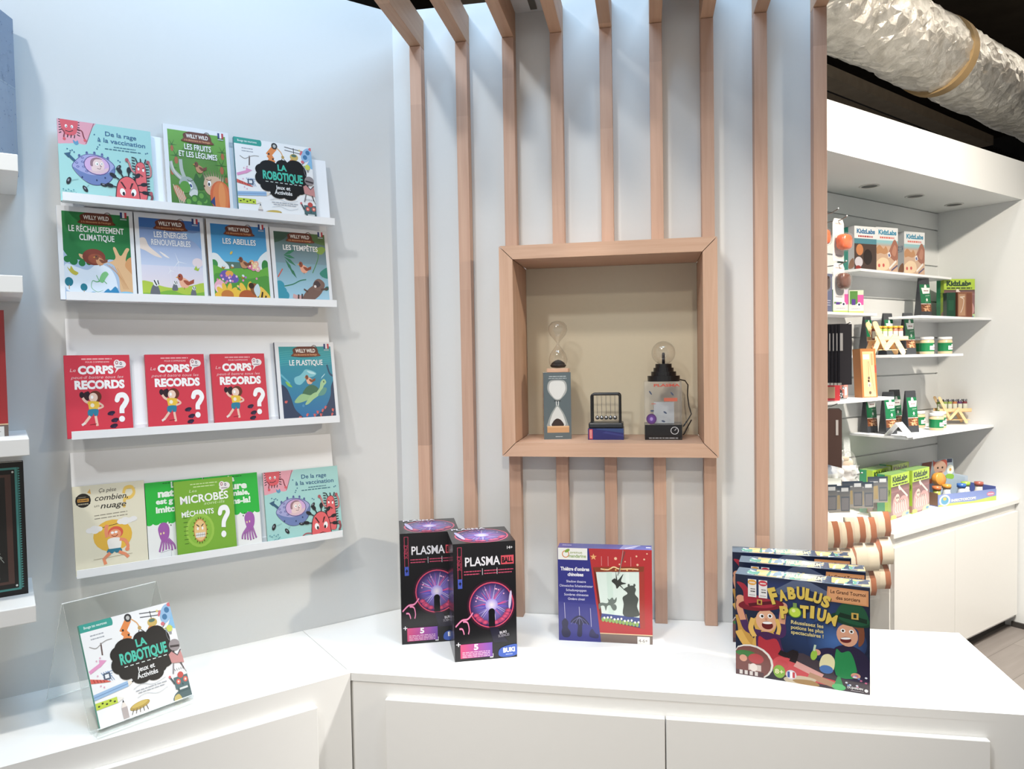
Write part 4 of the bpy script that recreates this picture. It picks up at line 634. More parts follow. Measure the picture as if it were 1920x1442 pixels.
    a.text('DUJARDIN', 89.6, 3.6, 1.9, '#f4f0f0', w=11, bold=.03); a.greek(91, 2, 9, .6, '#c8c0c4', 3); a.ell(97.4, 3.6, 1.3, 1.5, '#f4f0f0')
def art_potion_top(a):
    a.rect(0, 0, 100, 100, '#4f6478'); rnd = random.Random(5); a.rect(15, 10, 36, 90, '#e0b274'); a.rect(70, 20, 98, 90, '#e0b274'); a.rect(38, 0, 66, 100, '#9aa0a0')
    for k in range(30): x = rnd.uniform(2, 96); a.poly([(x, rnd.uniform(0, 40)), (x + rnd.uniform(2, 9), rnd.uniform(10, 50)), (x + rnd.uniform(3, 10), rnd.uniform(50, 100)), (x + 1, rnd.uniform(40, 90))], rnd.choice(['#b8c8d4', '#e8eef2', '#3c5068', '#e8c88c', '#7c94a8', '#5c9c8c', '#e6d48c']))
    a.text('FABULUS POTIUM', 52, 30, 42, '#f0e4b0', w=27, bold=.05)
def art_potion_side(a):
    a.rect(0, 0, 100, 100, '#262436'); a.rect(0, 60, 100, 76, '#c8702c'); a.rect(10, 30, 90, 55, '#8c6a40'); a.rect(0, 78, 100, 96, '#7c2030'); a.rect(10, 6, 90, 22, '#c8c4c4')
# ---------------------------------------------------------------- the setting
ZC = .7808                                              # top of the counter
CORN = (-.700, 2.035)                                   # where the two walls meet
def slab(mb, pts, z0, z1, col='#ffffff'): return mb.prism(pts, z0, z1, 'z', col)
def wp(t, n): v = W(t, n, 0); return (v.x, v.y)
WN = 1.934; TC = (CORN[0] + CORN[1])*S                  # left wall plane and its end
struct('floor', MB().box((-4, -1.5, -.05), (7, 9, 0)), M_FLOOR)
struct('ceiling', MB().box((-5, -3, 3.4), (8, 10, 3.45)), M_CEIL)
m = MB(); slab(m, [wp(-2.2, WN), wp(TC, WN), (CORN[0], CORN[1] + .012), wp(TC, WN + .06), wp(-2.2, WN + .06)], 0, 2.487); struct('wall_left', m, M_WALL)
NX0, NX1, NZ0, NZ1 = -.3845, .179, 1.238, 1.8005        # display niche, outside of its frame
m = MB(); hx0, hx1, hz0, hz1 = NX0 + .012, NX1 - .012, NZ0 + .012, NZ1 - .012
for a, b in (((CORN[0], 2.035, 0), (hx0, 2.06, 2.4875)), ((hx1, 2.035, 0), (.452, 2.06, 2.4875)), ((hx0, 2.035, 0), (hx1, 2.06, hz0)), ((hx0, 2.035, hz1), (hx1, 2.06, 2.4875))): m.box(a, b)
struct('wall_center', m, M_WALL)
m = MB(); m.box((.435, 2.06, 0), (.452, 2.6, 2.4875)); struct('wall_return', m, M_WALL)
# far bay of the shop: slotted back wall, side wall, soffit
TS, NB, NF = 4.478, 2.123, 1.70
def bx(mb, a, b, col='#ffffff'):                        # a box square to the angled walls
    (t0, n0, z0), (t1, n1, z1) = a, b
    return mb.hexa([W(t0, n0, z0), W(t1, n0, z0), W(t1, n1, z0), W(t0, n1, z0), W(t0, n0, z1), W(t1, n0, z1), W(t1, n1, z1), W(t0, n1, z1)], col)
m = MB(); zs = [.55] + [.7575 + .2055*i for i in range(8)]
bx(m, (2.1, NB + .012, 0), (TS, NB + .04, 2.5))
for z0, z1 in zip(zs, zs[1:] + [2.297]): bx(m, (2.1, NB, z0 + .004), (TS, NB + .012, z1 - .004))
struct('wall_back', m, M_WALL)
m = MB(); bx(m, (TS, .6, 0), (TS + .08, NB + .04, 2.2968)); struct('wall_right', m, M_WALL)
m = MB(); bx(m, (2.1, NF - .004, 2.297), (5.4, NB + .06, 2.496)); struct('wall_soffit', m, M_WALL)
m = MB(); bx(m, (-.5, 3.6, 2.2), (8, 3.7, 3.4)); struct('wall_far', m, M_DARK)
m = MB(); bx(m, (7.4, -2, 0), (7.5, 3.6, 3.4)); struct('wall_end', m, M_DARK)
m = MB(); bx(m, (TS - .0125, .62, 0), (TS, NF + .03, .028)); struct('baseboard_right', m, M_KICK)
m = MB(); m.box((-.345, 1.5, 2.449), (-.2475, 2.034, 2.4585)); struct('trim_1', m, M_WALL)
m = MB(); m.box((.0485, 1.5, 2.456), (.1455, 2.034, 2.466)); struct('unseen_shade_board', m, M_WALL)  # board out of view, added to shade the wall between two rafters
o = MB().box((-.299, 1.52, 2.443), (-.281, 2.010, 2.4487), '#8f8a80').build('strip_fitting', M_METAL); tag(o, 'slim grey strip fitting on white board between third and fourth rafters', 'light fitting')

# ceiling services
def along(bearing, perp, z, s): b = R(bearing); return Vector((math.sin(b)*s + math.cos(b)*perp*-1 + 0, math.cos(b)*s + math.sin(b)*perp, z))
dr = Vector((math.sin(R(42)), math.cos(R(42)), 0)); dn = Vector((-math.cos(R(42)), math.sin(R(42)), 0))
def rail(s0, s1, off, z): return [dr*s0 + dn*off + Vector((0, 0, z)), dr*s1 + dn*off + Vector((0, 0, z))]
p, q = rail(1.2, 9, 1.57, 2.9); duct = thing('ventilation_duct', 'large crinkled silver foil duct under the dark ceiling', 'duct', p)
m = MB(); rnd = random.Random(3); k = 60
ax = (q - p).normalized(); sd = ax.cross(Vector((0, 0, 1))).normalized(); upv = Vector((0, 0, 1)); LN = (q - p).length; k = 230; n_ = 44; vs = []
for i in range(k+1):
    for j in range(n_):
        an = 2*PI*(j + rnd.uniform(-.35, .35))/n_; rr_ = .171 + rnd.uniform(-.0045, .0045) + .004*math.sin(i*.37 + j*.9)
        vs.append(ax*(LN*(i + rnd.uniform(-.3, .3))/k) + (sd*math.cos(an) + upv*math.sin(an))*rr_)
fs = []
for i in range(k):
    for j in range(n_):
        a_, b_, c_, d_ = i*n_ + j, i*n_ + (j+1) % n_, (i+1)*n_ + (j+1) % n_, (i+1)*n_ + j
        fs += [(a_, b_, c_), (a_, c_, d_)] if (i + j) % 2 else [(a_, b_, d_), (b_, c_, d_)]
m.add(vs, fs); m.build('foil_wrap', M_FOIL, duct)
for s_ in (2.55, 4.9):
    m = MB(); c = dr*s_; m.tube([c, c + dr*.06], .1815, 40, '#a98d62'); m.build('tape_band', M_MATTE, duct)
def bar(name, label, cat, off, z, w, h, mat, s0=1, s1=6.4):
    p, q = rail(s0, s1, off, z); v = q - p; e = [dn*-w, v + dn*-w, v + dn*w, dn*w]
    o = MB().hexa([x + Vector((0, 0, -h)) for x in e] + [x + Vector((0, 0, h)) for x in e], '#8a7f72').build(name, mat, None, p); return tag(o, label, cat)
bar('flat_duct', 'flat grey brown duct running below the silver duct', 'duct', 2.30, 3.10, .06, .034, M_GREYP)
bar('ceiling_panel', 'grey brown ceiling panel just above the white soffit', 'panel', 2.95, 3.30, .16, .04, M_GREYP)
p, q = rail(1, 6.4, 2.48, 3.175); tray = thing('cable_tray', 'black ridged cable tray running above the white soffit', 'cable tray', p)
m = MB(); L = (q - p).length; d = (q - p).normalized()
for e in (-.055, .055): m.hexa([dn*(e - .006), d*L + dn*(e - .006), d*L + dn*(e + .006), dn*(e + .006)] + [v + Vector((0, 0, .05)) for v in (dn*(e - .006), d*L + dn*(e - .006), d*L + dn*(e + .006), dn*(e + .006))], '#1c1a18')
m.build('side_rail', M_DARK, tray)
m = MB()
for i in range(150): c = d*(i*.05); m.hexa([c + dn*-.052, c + d*.025 + dn*-.052, c + d*.025 + dn*.052, c + dn*.052] + [v + Vector((0, 0, .012)) for v in (c + dn*-.052, c + d*.025 + dn*-.052, c + d*.025 + dn*.052, c + dn*.052)], '#141312')
m.build('rungs', M_DARK, tray)
p, q = rail(2.2, 6.5, .98, 3.05); o = MB().tube([(0, 0, 0), q - p], .1, 20, '#8a7f70').build('ceiling_pipe', M_GREYP, None, p); tag(o, 'grey brown pipe above and beyond the silver duct', 'pipe')
p, q = rail(2.2, 6.5, .62, 3.2); o = MB().hexa([dn*-.03, (q-p) + dn*-.03, (q-p) + dn*.03, dn*.03] + [v + Vector((0, 0, .06)) for v in (dn*-.03, (q-p) + dn*-.03, (q-p) + dn*.03, dn*.03)], '#3a362c').build('steel_channel', M_DARK, None, p); tag(o, 'dark steel channel at the top right of the ceiling', 'channel')

# ---------------------------------------------------------------- the counter
o = MB().prism([wp(.6405, 1.602), wp(.6405, WN), (CORN[0] + .003, 2.033), (.777, 2.033), (.777, 1.587)], ZC - .018, ZC).build('worktop', M_LAM, bevel=.0012); tag(o, 'white worktop of the straight counter below the wooden slats', 'worktop')
o = MB().prism([wp(-2, 1.602), wp(.6393, 1.602), wp(.6393, WN), wp(-2, WN)], ZC - .018, ZC).build('worktop', M_LAM, bevel=.0012); tag(o, 'white worktop of the angled counter below the book ledges', 'worktop')
cab = thing('base_cabinet', 'white base cabinet with two doors under the straight counter', 'cabinet', (0, 1.587, 0))
m = MB(); m.prism([(-.676, 0), (-.80, .115), (-.70, .444), (.777, .444), (.777, 0)], .06, ZC - .018); m.build('carcass', M_LAM, cab)
for x0, x1 in ((-.5935, .0297), (.0323, .6585)): MB().box((x0, -.016, .11), (x1, -.0005, .7305)).build('door', M_LAM, cab, bevel=.0015)
MB().box((-.64, .05, .0), (.75, .42, .06)).build('plinth', M_KICK, cab)
cab = thing('base_cabinet', 'white base cabinet with one door showing under the angled counter', 'cabinet', W(0, 1.602, 0), A45)
MB().box((-2, 0, .06), (.638, .331, ZC - .018)).build('carcass', M_LAM, cab)
MB().box((-.9, -.016, .11), (.5535, -.0005, .7305)).build('door', M_LAM, cab, bevel=.0015)
MB().box((-2, .05, 0), (.62, .33, .06)).build('plinth', M_KICK, cab)

# ---------------------------------------------------------------- slats and rafters
ORD = ['leftmost', 'second', 'third', 'fourth', 'fifth', 'sixth', 'seventh', 'eighth', 'rightmost']
SX = [-.640, -.509, -.378, -.247, -.115, .0155, .1460, .2785, .4225]
SLW = .0325
lo, hi = ['', ''], None
for i, x in enumerate(SX):
    extra = ['beside the white corner', 'behind the dark plasma boxes', 'meeting the left side of the niche', 'above and below the niche, left of its middle', 'above and below the niche, at its middle', 'above and below the niche, right of its middle', 'meeting the right side of the niche', 'running unbroken right of the niche', 'ending the wall before the far bay'][i]
    t = thing('timber_frame', f'{ORD[i]} bent beech slat {extra}', 'slat', (x, 2.0, ZC), 0, 'beech slats bent over the counter')
    def up(z0, z1): MB().box((0, 0, z0), (SLW, .0348, z1)).build('upright', M_WOOD, t, bevel=.0012)
    if 2 <= i <= 6: up(0, NZ0 - ZC - .0005); up(NZ1 - ZC + .0005, 2.372 - ZC)
    else: up(0, 2.372 - ZC)
    MB().box((0, -.55, 2.3728 - ZC), (SLW, .0348, 2.4558 - ZC)).build('rafter', M_WOODY, t, bevel=.0012)

# ---------------------------------------------------------------- display niche
ni = thing('display_niche', 'square beech display niche set into the slats', 'display niche', ((NX0 + NX1)/2, 1.94, NZ0))
w2 = (NX1 - NX0)/2; hh = NZ1 - NZ0; b = .0362; g = .0011
def mitre(name, q, mat): MB().prism(q, 0, .23, 'y').build(name, mat, ni, bevel=.0009)
mitre('bottom_board', [(-w2 + g, 0), (w2 - g, 0), (w2 - b - g, b), (-w2 + b + g, b)], M_WOODX)
mitre('top_board', [(-w2 + g, hh), (-w2 + b + g, hh - b), (w2 - b - g, hh - b), (w2 - g, hh)], M_WOODX)
mitre('side_board', [(-w2, g), (-w2 + b, b + g), (-w2 + b, hh - b - g), (-w2, hh - g)], M_WOODV)
mitre('side_board', [(w2, g), (w2, hh - g), (w2 - b, hh - b - g), (w2 - b, b + g)], M_WOODV)
MB().box((-w2 + b + .0005, .222, b + .0005), (w2 - b - .0005, .232, hh - b - .0005)).build('back_panel', M_BEIGE, ni)
NZ = NZ0 + b

# hourglass on its box
bw, bh, bd = .076, .186, .075
o = MB(); o.box((-bw/2, 0, 0), (bw/2, bd, bh), '#dcd4c6'); a = front(o, bw, bh)
a.rect(0, 0, 100, 100, '#5d6a70'); a.greek(52, 94, 62, 1.4, '#aeb8bc', 2); a.greek(52, 91, 66, 1, '#aeb8bc', 5)
def hourglass_art(a):
    a.blob([(14, 76), (18, 85), (32, 88.5), (68, 88.5), (82, 85), (86, 76), (80, 68), (62, 60), (52, 58), (40, 60), (22, 68)], '#a9aeae'); a.blob([(20, 76), (24, 84), (36, 87), (64, 87), (76, 84), (80, 76), (74, 69), (60, 61), (42, 61), (26, 69)], '#dde0e0')
    a.rect(38, 56.6, 62, 58.4, '#3c4448'); a.rect(45, 50, 47.4, 57, '#e8ecec'); a.rect(53, 50, 55.4, 57, '#e8ecec')
    a.blob([(50, 52), (40, 47), (26, 38), (15, 26), (16, 18), (84, 18), (85, 26), (74, 38), (60, 47)], '#9aa2a2'); a.blob([(50, 49), (40, 44), (28, 34), (24, 20), (76, 20), (72, 34), (60, 44)], '#d4d8d8'); a.blob([(30, 20), (33, 26), (42, 30), (52, 31), (64, 28), (72, 20)], '#3a2d2a')
    a.rect(12, 10, 92, 20, '#c89a6c'); a.rect(12, 18, 92, 20, '#dcb488'); a.greek(55, 4, 26, 1, '#c4ccd0', 6)
hourglass_art(a); l = left(o, bw, bd, bh); l.rect(0, 0, 100, 100, '#cfc6b8'); [l.rect(30, 8 + k*18, 80, 16 + k*18, c) for k, c in enumerate(('#8c3c34', '#5c3a34', '#b8485c', '#c05c6c'))]
o = o.build('hourglass_box', M_PAPER, None, (-.2450, 2.034, NZ), R(9)); tag(o, 'grey box printed with an hourglass, in the niche under a real hourglass', 'box')
hg = thing('hourglass', 'glass hourglass with black sand standing on the grey box', 'hourglass', (-.245, 2.066, NZ + bh))
MB().box((-.030, -.025, 0), (.030, .025, .011)).build('base', M_WOODX, hg, bevel=.002)
prof = [(.004, .0115), (.019, .013), (.025, .024), (.0262, .036), (.022, .052), (.012, .066), (.0045, .076), (.003, .080), (.0045, .084), (.012, .093), (.022, .104), (.0272, .117), (.0255, .130), (.017, .140), (.006, .1438), (.0001, .144)]
MB().lathe(prof, 28).build('glass_bulbs', M_GLASS, hg)
MB().lathe([(.0001, .012), (.0185, .0135), (.0228, .018), (.018, .026), (.009, .0325), (.0001, .035)], 24, '#2c2826').build('sand', M_MATTE, hg)

# pendulum cradle on its blue box
o = MB(); cw, ch, cd = .0965, .031, .066; o.box((-cw/2, 0, 0), (cw/2, cd, ch), '#22265c'); a = front(o, cw, ch)
a.rect(0, 0, 100, 100, '#252a72'); a.poly([(24, 92), (60, 78), (100, 60), (100, 100), (24, 100)], '#2f4a86'); a.poly([(40, 60), (100, 30), (100, 44), (50, 74)], '#343a86'); a.rect(3, 6, 13, 94, '#c8323c'); a.rect(5, 14, 11, 86, '#e8a0a0'); [a.line([(7, 24 + k*9), (9.4, 24 + k*9)], 4, '#b02834') for k in range(7)]
o = o.build('cradle_box', M_GLOSS, None, (-.112, 2.024, NZ)); tag(o, 'low dark blue box lying under the pendulum cradle in niche', 'box')
cr = thing('pendulum_cradle', 'black framed pendulum cradle with five steel balls on blue box', 'pendulum cradle', (-.112, 2.057, NZ + ch))
MB().box((-.047, -.030, 0), (.047, .030, .0155), '#2b3138').build('base', M_PLAST, cr, bevel=.004)
for y in (-.024, .024):
    pts = [(-.0385, y, .0155), (-.0385, y, .087)] + [(-.0385 + .006*(1 - math.cos(k*PI/8)), y, .087 + .006*math.sin(k*PI/8)) for k in range(1, 5)] + [(.0325 + .006*math.sin(k*PI/8), y, .093 - .006*(1 - math.cos(k*PI/8))) for k in range(0, 5)] + [(.0385, y, .0155)]
    MB().tube(pts, .0031, 10, '#1d1f21').build('frame', M_PLAST, cr)
for k in range(5):
    x = -.0244 + k*.0122; ba = MB().ball((x, 0, .0275), .0058, 14, '#c9ccd0').build('ball', M_METAL, cr)
    mm = MB()
    for y in (-.024, .024): mm.tube([(x, 0, .033), (x, y, .0915)], .0003, 4, '#5a5c60')
    mm.build('thread', M_PLAST, ba)

# plasma lamp on its clear pack
pw, ph, pd = .0985, .1575, .095
pk = thing('lamp_package', 'clear plastic package with black base and orange lettering under plasma lamp', 'package', (.0427, 2.026, NZ), R(1))
m = MB()
for a_, b_ in (((-pw/2, 0, .0405), (-pw/2 + .0006, pd, ph)), ((pw/2 - .0006, 0, .0405), (pw/2, pd, ph)), ((-pw/2, 0, .0405), (pw/2, .0006, ph)), ((-pw/2, pd - .0006, .0405), (pw/2, pd, ph)), ((-pw/2, 0, ph - .0006), (pw/2, pd, ph))): m.box(a_, b_)
m.m = 1; a = front(m, pw, ph); a.text('PLASMA', 60, 91.5, 4.4, '#d8543c', w=70, bold=.04); a.rect(52, 66, 88, 72, '#d8694c'); a.greek(24, 62, 12, 1.4, '#d8694c', 3)
for x, y, an in ((16, 81, -40), (74, 79, -35), (55, 47, -20), (50, 32, -10), (20, 50, 0)): a.ell(x, y, 5, 1.6, '#4c5a78', an)
a.glow(18, 36, 14, 9, '#7a4cc0', '#5a2c68', 20); a.ell(18, 36, 4, 3, '#b89ae0'); m.build('clear_shell', [M_BAG, M_GLOSS], pk)
m = MB(); m.box((-pw/2, 0, 0), (pw/2, pd, .0405), '#18171a'); a = front(m, pw, .0405); a.rect(0, 0, 100, 100, '#19181b'); a.ell(80, 62, 11, 26, '#d8d8dc'); a.ell(80, 62, 9, 21.5, '#19181b'); a.line([(80, 62), (85, 76)], 2, '#d8d8dc'); a.greek(50, 12, 78, 6, '#b8b8bc', 4); m.build('base_band', M_GLOSS, pk)
m = MB(); m.box((-.024, .03, .042), (.03, .07, .10), '#c8d0d8'); m.build('insert', M_PAPER, pk)
lp = thing('plasma_lamp', 'small plasma globe lamp with black stepped base on clear package', 'lamp', (.0455, 2.07, NZ + ph))
m = MB(); m.lathe([(.0001, 0), (.0432, 0), (.0438, .0148), (.034, .0148), (.0338, .0262), (.0275, .0262), (.0273, .0366), (.0222, .0366), (.022, .0475), (.0001, .0475)], 28, '#17171a', smooth=False); m.build('stepped_base', M_PLAST, lp)
MB().lathe([(.0322*math.sin(PI*(.13 + .87*k/16)) + 1e-5, .0773 - .0322*math.cos(PI*(.13 + .87*k/16))) for k in range(17)], 32).build('glass_globe', M_GLASS, lp)
MB().lathe([(.0001, .0476), (.0042, .0476), (.0042, .074), (.0032, .078), (.0001, .0785)], 12, '#3c3a40').build('electrode', M_PLAST, lp)
m = MB(); m.tube([(.041, .01, .004), (.058, .014, .0), (.066, .02, -.012), (.0645, .022, -.04), (.068, .02, -.07), (.074, .012, -.092), (.062, .0, -.11), (.051, -.01, -.124)], .0017, 8, '#17171a'); m.tube([(.075, .03, -.11), (.064, .015, -.128), (.053, -.005, -.146), (.050, -.006, -.147)], .0017, 8, '#17171a'); m.build('cable', M_PLAST, lp)

# ---------------------------------------------------------------- book ledges on the left wall
LEAN = math.atan(.044/.265); HZ = [1.859, 1.6455, 1.342, 1.0365]; HH = [.178, .265, .265, .268]
wh = ['topmost white book ledge under the blue and white covers', 'second white book ledge, holding four storybooks', 'third white book ledge, holding red books', 'lowest white book ledge, above the clear easel']
for i, z in enumerate(HZ):
    t = thing('book_ledge', wh[i], 'book ledge', W(.425, 1.888, z), A45, 'white book ledges on the angled wall'); w_ = .305; h_ = HH[i]; sl = math.tan(LEAN)
    MB().hexa([(-w_, 0, 0), (w_, 0, 0), (w_, .002, 0), (-w_, .002, 0), (-w_, h_*sl, h_), (w_, h_*sl, h_), (w_, h_*sl + .002, h_), (-w_, h_*sl + .002, h_)]).build('back_sheet', M_SHEET, t)
    m = MB(); m.box((-w_, -.028, -.0015), (w_, .002, 0)); m.build('tray', M_SHEET, t)
    MB().box((-w_, -.028, 0), (w_, -.0262, .0165)).build('front_lip', M_SHEET, t)
    MB().box((-.26, .0021, 0), (.26, 1.9335 - 1.888, .022)).build('wall_rail', M_SHEET, t)
def book(name, label, art, t, n, z, w, h, spine, d=.008, lean=LEAN, group=None, cat='book', rz=A45, loc=None, extra=None):
    o = thing(name, label, cat, loc or W(t, n, z), (-lean, 0, rz), group)
    m = MB(); m.box((-w/2, 0, 0), (w/2, .0007, h), spine); m.box((-w/2, d - .0007, 0), (w/2, d, h), spine); m.box((-w/2, .0007, 0), (-w/2 + .0007, d - .0007, h), spine)
    a = front(m, w, h); art(a); m.build('cover', M_PAPER, o)
    MB().box((-w/2 + .0012, .001, .001), (w/2 - .0015, d - .001, h - .001)).build('pages', M_PAGES, o)
    return o
BN = 1.8745
wl = lambda ti, sc: (lambda a: willy(a, ti, sc))
book('picture_book', 'pale turquoise book of red germs at the left of topmost ledge', art_rage, .2105, BN, HZ[0], .186, .187, '#b8dedc')
gw = 'white bordered storybooks'
book('storybook', 'white bordered book with green jungle cover, rabbit and hedgehog', wl([('LES FRUITS', 46), ('ET LES LÉGUMES', 66)], sc_fruits), .405, BN, HZ[0], .148, .213, '#e8eaee', group=gw)
book('activity_book', 'white robot book with black cloud title on topmost ledge', art_robot, .5897, BN, HZ[0], .196, .207, '#3f94a4', d=.010)
book('storybook', 'white bordered book with dark green cover, tree and lizard', wl([('LE RÉCHAUFFEMENT', 82), ('CLIMATIQUE', 52)], sc_climat), .1852, BN, HZ[1], .150, .2125, '#d4e4f4', d=.010, group=gw)
book('storybook', 'white bordered book with pale blue sky and badgers on grass', wl([('LES ÉNERGIES', 54), ('RENOUVELABLES', 64)], sc_energie), .3385, BN, HZ[1], .151, .2125, '#5c606c', d=.010, group=gw)
book('storybook', 'white bordered book with bright blue sky, bees and sunflowers', wl([('LES ABEILLES', 60)], sc_abeille), .4955, BN, HZ[1], .150, .2125, '#9c7c58', d=.010, group=gw)
book('storybook', 'white bordered book with grey green storm and tumbling raccoon', wl([('LES TEMPÊTES', 68)], sc_tempete), .6495, BN, HZ[1], .152, .206, '#e0e2e6', d=.010, group=gw)
r1 = book('question_book', 'red question mark book at the left end of third ledge', art_corps, .1780, BN, HZ[2], .130, .185, '#c01c38', d=.010, group='red question mark books')
again(r1, 'red question mark book in the middle of three on third ledge', W(.340, BN, HZ[2]), (-LEAN, 0, A45)); again(r1, 'red question mark book nearest the turquoise turtle book', W(.4852, BN, HZ[2]), (-LEAN, 0, A45))
book('storybook', 'white bordered book with turquoise sea and green turtle', wl([('LE PLASTIQUE', 64)], sc_plastique), .6567, BN, HZ[2], .157, .214, '#4c5468', d=.010, group=gw)
book('picture_book', 'cream book with weightlifter on a yellow sun', art_nuage, .192, BN, HZ[3], .145, .197, '#e8e0c8', d=.010)
n1 = book('nature_book', 'white and green octopus book left of the lime green book', art_nature, .3295, BN, HZ[3], .1275, .1895, '#1c6c34', d=.008, group='white and green octopus books')
again(n1, 'white and green octopus book right of the lime green book', W(.4600, BN, HZ[3]), (-LEAN, 0, A45))
book('question_book', 'lime green book with a fuzzy germ, in front of octopus books', art_microbe, .3935, 1.8645, HZ[3], .134, .187, '#6ca024', d=.008)
book('picture_book', 'pale turquoise book of red germs at right end of lowest ledge', art_rage, .6373, BN, HZ[3], .1985, .186, '#9cc0bc')

# clear easel with the book on the counter
ea_lean = R(27); eb = W(.2204, 1.668, ZC); erz = A45 + R(15.5) - 0*R(1)
erz = math.atan2((W(.3091, 1.6928, 0) - W(.1317, 1.644, 0)).y, (W(.3091, 1.6928, 0) - W(.1317, 1.644, 0)).x)
es = thing('display_easel', 'clear acrylic easel standing on the angled counter', 'easel', eb, erz)
sn, cs = math.sin(ea_lean), math.cos(ea_lean); HE = .262
def sheet(mb, p0, p1, w0, w1, th=.003):                 # an acrylic sheet between two levels, clear faces and pale edges
    (y0, z0), (y1, z1) = p0, p1; d = Vector((0, y1-y0, z1-z0)).normalized(); nn = Vector((0, -d.z, d.y))*th
    c = [Vector((w0, y0, z0)), Vector((w1, y0, z0)), Vector((w1, y1, z1)), Vector((w0, y1, z1))]; e = [v + nn for v in c]
    mb.m = 0; mb.add(c + e, [(0, 1, 2, 3), (7, 6, 5, 4)]); mb.m = 1; mb.add(c + e, [(0, 4, 5, 1), (1, 5, 6, 2), (2, 6, 7, 3), (3, 7, 4, 0)])
m = MB(); sheet(m, (.0, .006), (HE*sn, HE*cs), -.107, .083); m.build('front_sheet', [M_ACRYL, M_ACRED], es)
m = MB(); sheet(m, (HE*sn + .003, HE*cs - .001), (.232, .0015), -.107, .083); m.build('back_leg', [M_ACRYL, M_ACRED], es)
m = MB(); sheet(m, (-.030, .004), (.0, .004), -.107, .083, .003); sheet(m, (-.030, .004), (-.036, .022), -.107, .083, .003); m.build('foot_ledge', [M_ACRYL, M_ACRED], es)
rb = book('activity_book', 'white robot book with black cloud title on the clear easel', art_robot, 0, 0, 0, .184, .207, '#5cae98', d=.008, lean=ea_lean, rz=erz, loc=eb + Matrix.Rotation(erz, 3, 'Z') @ Vector((0, -.0125, .0085)))

# ---------------------------------------------------------------- boxed toys on the counter
def carton(name, label, cat, w, d, h, loc, rz, base, fr=None, tp=None, lf=None, rt=None, mat=None, group=None):
    m = MB(); m.box((-w/2, 0, 0), (w/2, d, h), base)
    if fr: fr(front(m, w, h))
    if tp: tp(top(m, w, d, h))
    if lf: lf(left(m, w, d, h))
    if rt: rt(right(m, w, d, h))
    o = m.build(name, mat or M_GLOSS, None, loc, rz); return tag(o, label, cat, group)
def mid(a, b): return ((a[0]+b[0])/2, (a[1]+b[1])/2, ZC)
gp = 'black plasma lamp boxes'
pb = carton('plasma_lamp_box', 'black box with glowing purple globe, front one of two', 'box', .1505, .155, .2830, mid((-.4562, 1.6764), (-.3150, 1.7293)), R(20.6), '#1b1a1e', art_plasma, art_plasma_top, art_plasma_side, art_plasma_side, group=gp)
c = pb.copy(); COL.objects.link(c); c.location = mid((-.6170, 1.7629), (-.4753, 1.8138)); c.rotation_euler = (0, 0, R(19.8)); c['label'] = 'black box with glowing purple globe, standing behind its twin'
carton('shadow_theatre_box', 'square red and blue shadow puppet box between plasma boxes and potion games', 'box', .2352, .046, .238, (-.1101, 1.8488, ZC), R(.1), '#3a3c8c', art_theatre, art_theatre_top)
gp = 'potion game boxes'
fb = carton('potion_game_box', 'potion game box with two young wizards, front of three', 'box', .2726, .058, .2275, mid((.1911, 1.7057), (.4543, 1.6347)), R(-15.1), '#23253a', art_potion, art_potion_top, art_potion_side, art_potion_side, group=gp)
for p_, q_, r_, s_ in (((.2074, 1.8076), (.4814, 1.7507), -11.7, 'middle'), ((.2040, 1.8960), (.4780, 1.8655), -6.2, 'rearmost')):
    c = fb.copy(); COL.objects.link(c); c.location = mid(p_, q_); c.rotation_euler = (0, 0, R(r_)); c['label'] = f'potion game box mostly hidden, {s_} of the three in the row'

# ---------------------------------------------------------------- wall shelves at the left edge
SHZ = [1.9054, 1.6753, 1.3625, 1.0367]; sl_ = ['below the blue grey box', 'carrying nothing in view', 'below the red box', 'below the black book']
for i, z in enumerate(SHZ):
    o = MB().box((-1.2, 0, -.033), (.039, 1.9335 - 1.70, 0)).build('wall_shelf', M_LAM, None, W(0, 1.70, z), A45, .0015); tag(o, f'{["top", "second", "third", "bottom"][i]} thick white shelf at the left edge, {sl_[i]}', 'shelf', 'thick white shelves at the left edge')
m = MB(); m.box((-.06, 0, 0), (0, .16, .331), '#6f86a6'); a = right(m, 0, .16, .331); a.rect(0, 0, 100, 100, '#93a5be'); a.rect(0, 0, 100, 55, '#9fb0c6'); a.line([(0, 56), (100, 56)], 1, '#a5b6c8'); a.rect(38, 0, 47, 54, '#aebccb'); a.rect(93, 0, 96, 54, '#a2b2c4')
rnd = random.Random(8)
for k in range(260): a.ell(rnd.uniform(2, 98), rnd.uniform(2, 98), .9, .45, rnd.choice(['#9fb2cc', '#687c9c', '#8498b6']), n=5)
a.greek(43, 10, 22, 3, '#3c4858', 3, 90); a.greek(30, 72, 26, 5, '#54688a', 6, 90)
gb = W(.0440, 1.9, SHZ[0]) - Matrix.Rotation(R(15.7), 3, 'Z') @ Vector((0, .16, 0))
o = m.build('gift_box', M_PAPER, None, gb, R(15.7)); tag(o, 'speckled blue grey box on the top shelf at left edge', 'box')
carton('shadow_theatre_box', 'red box mostly cut off by the left edge, on the third shelf', 'box', .2352, .046, .252, W(-.1105, 1.79, SHZ[2]), A45, '#a01c24', art_theatre, art_theatre_top)
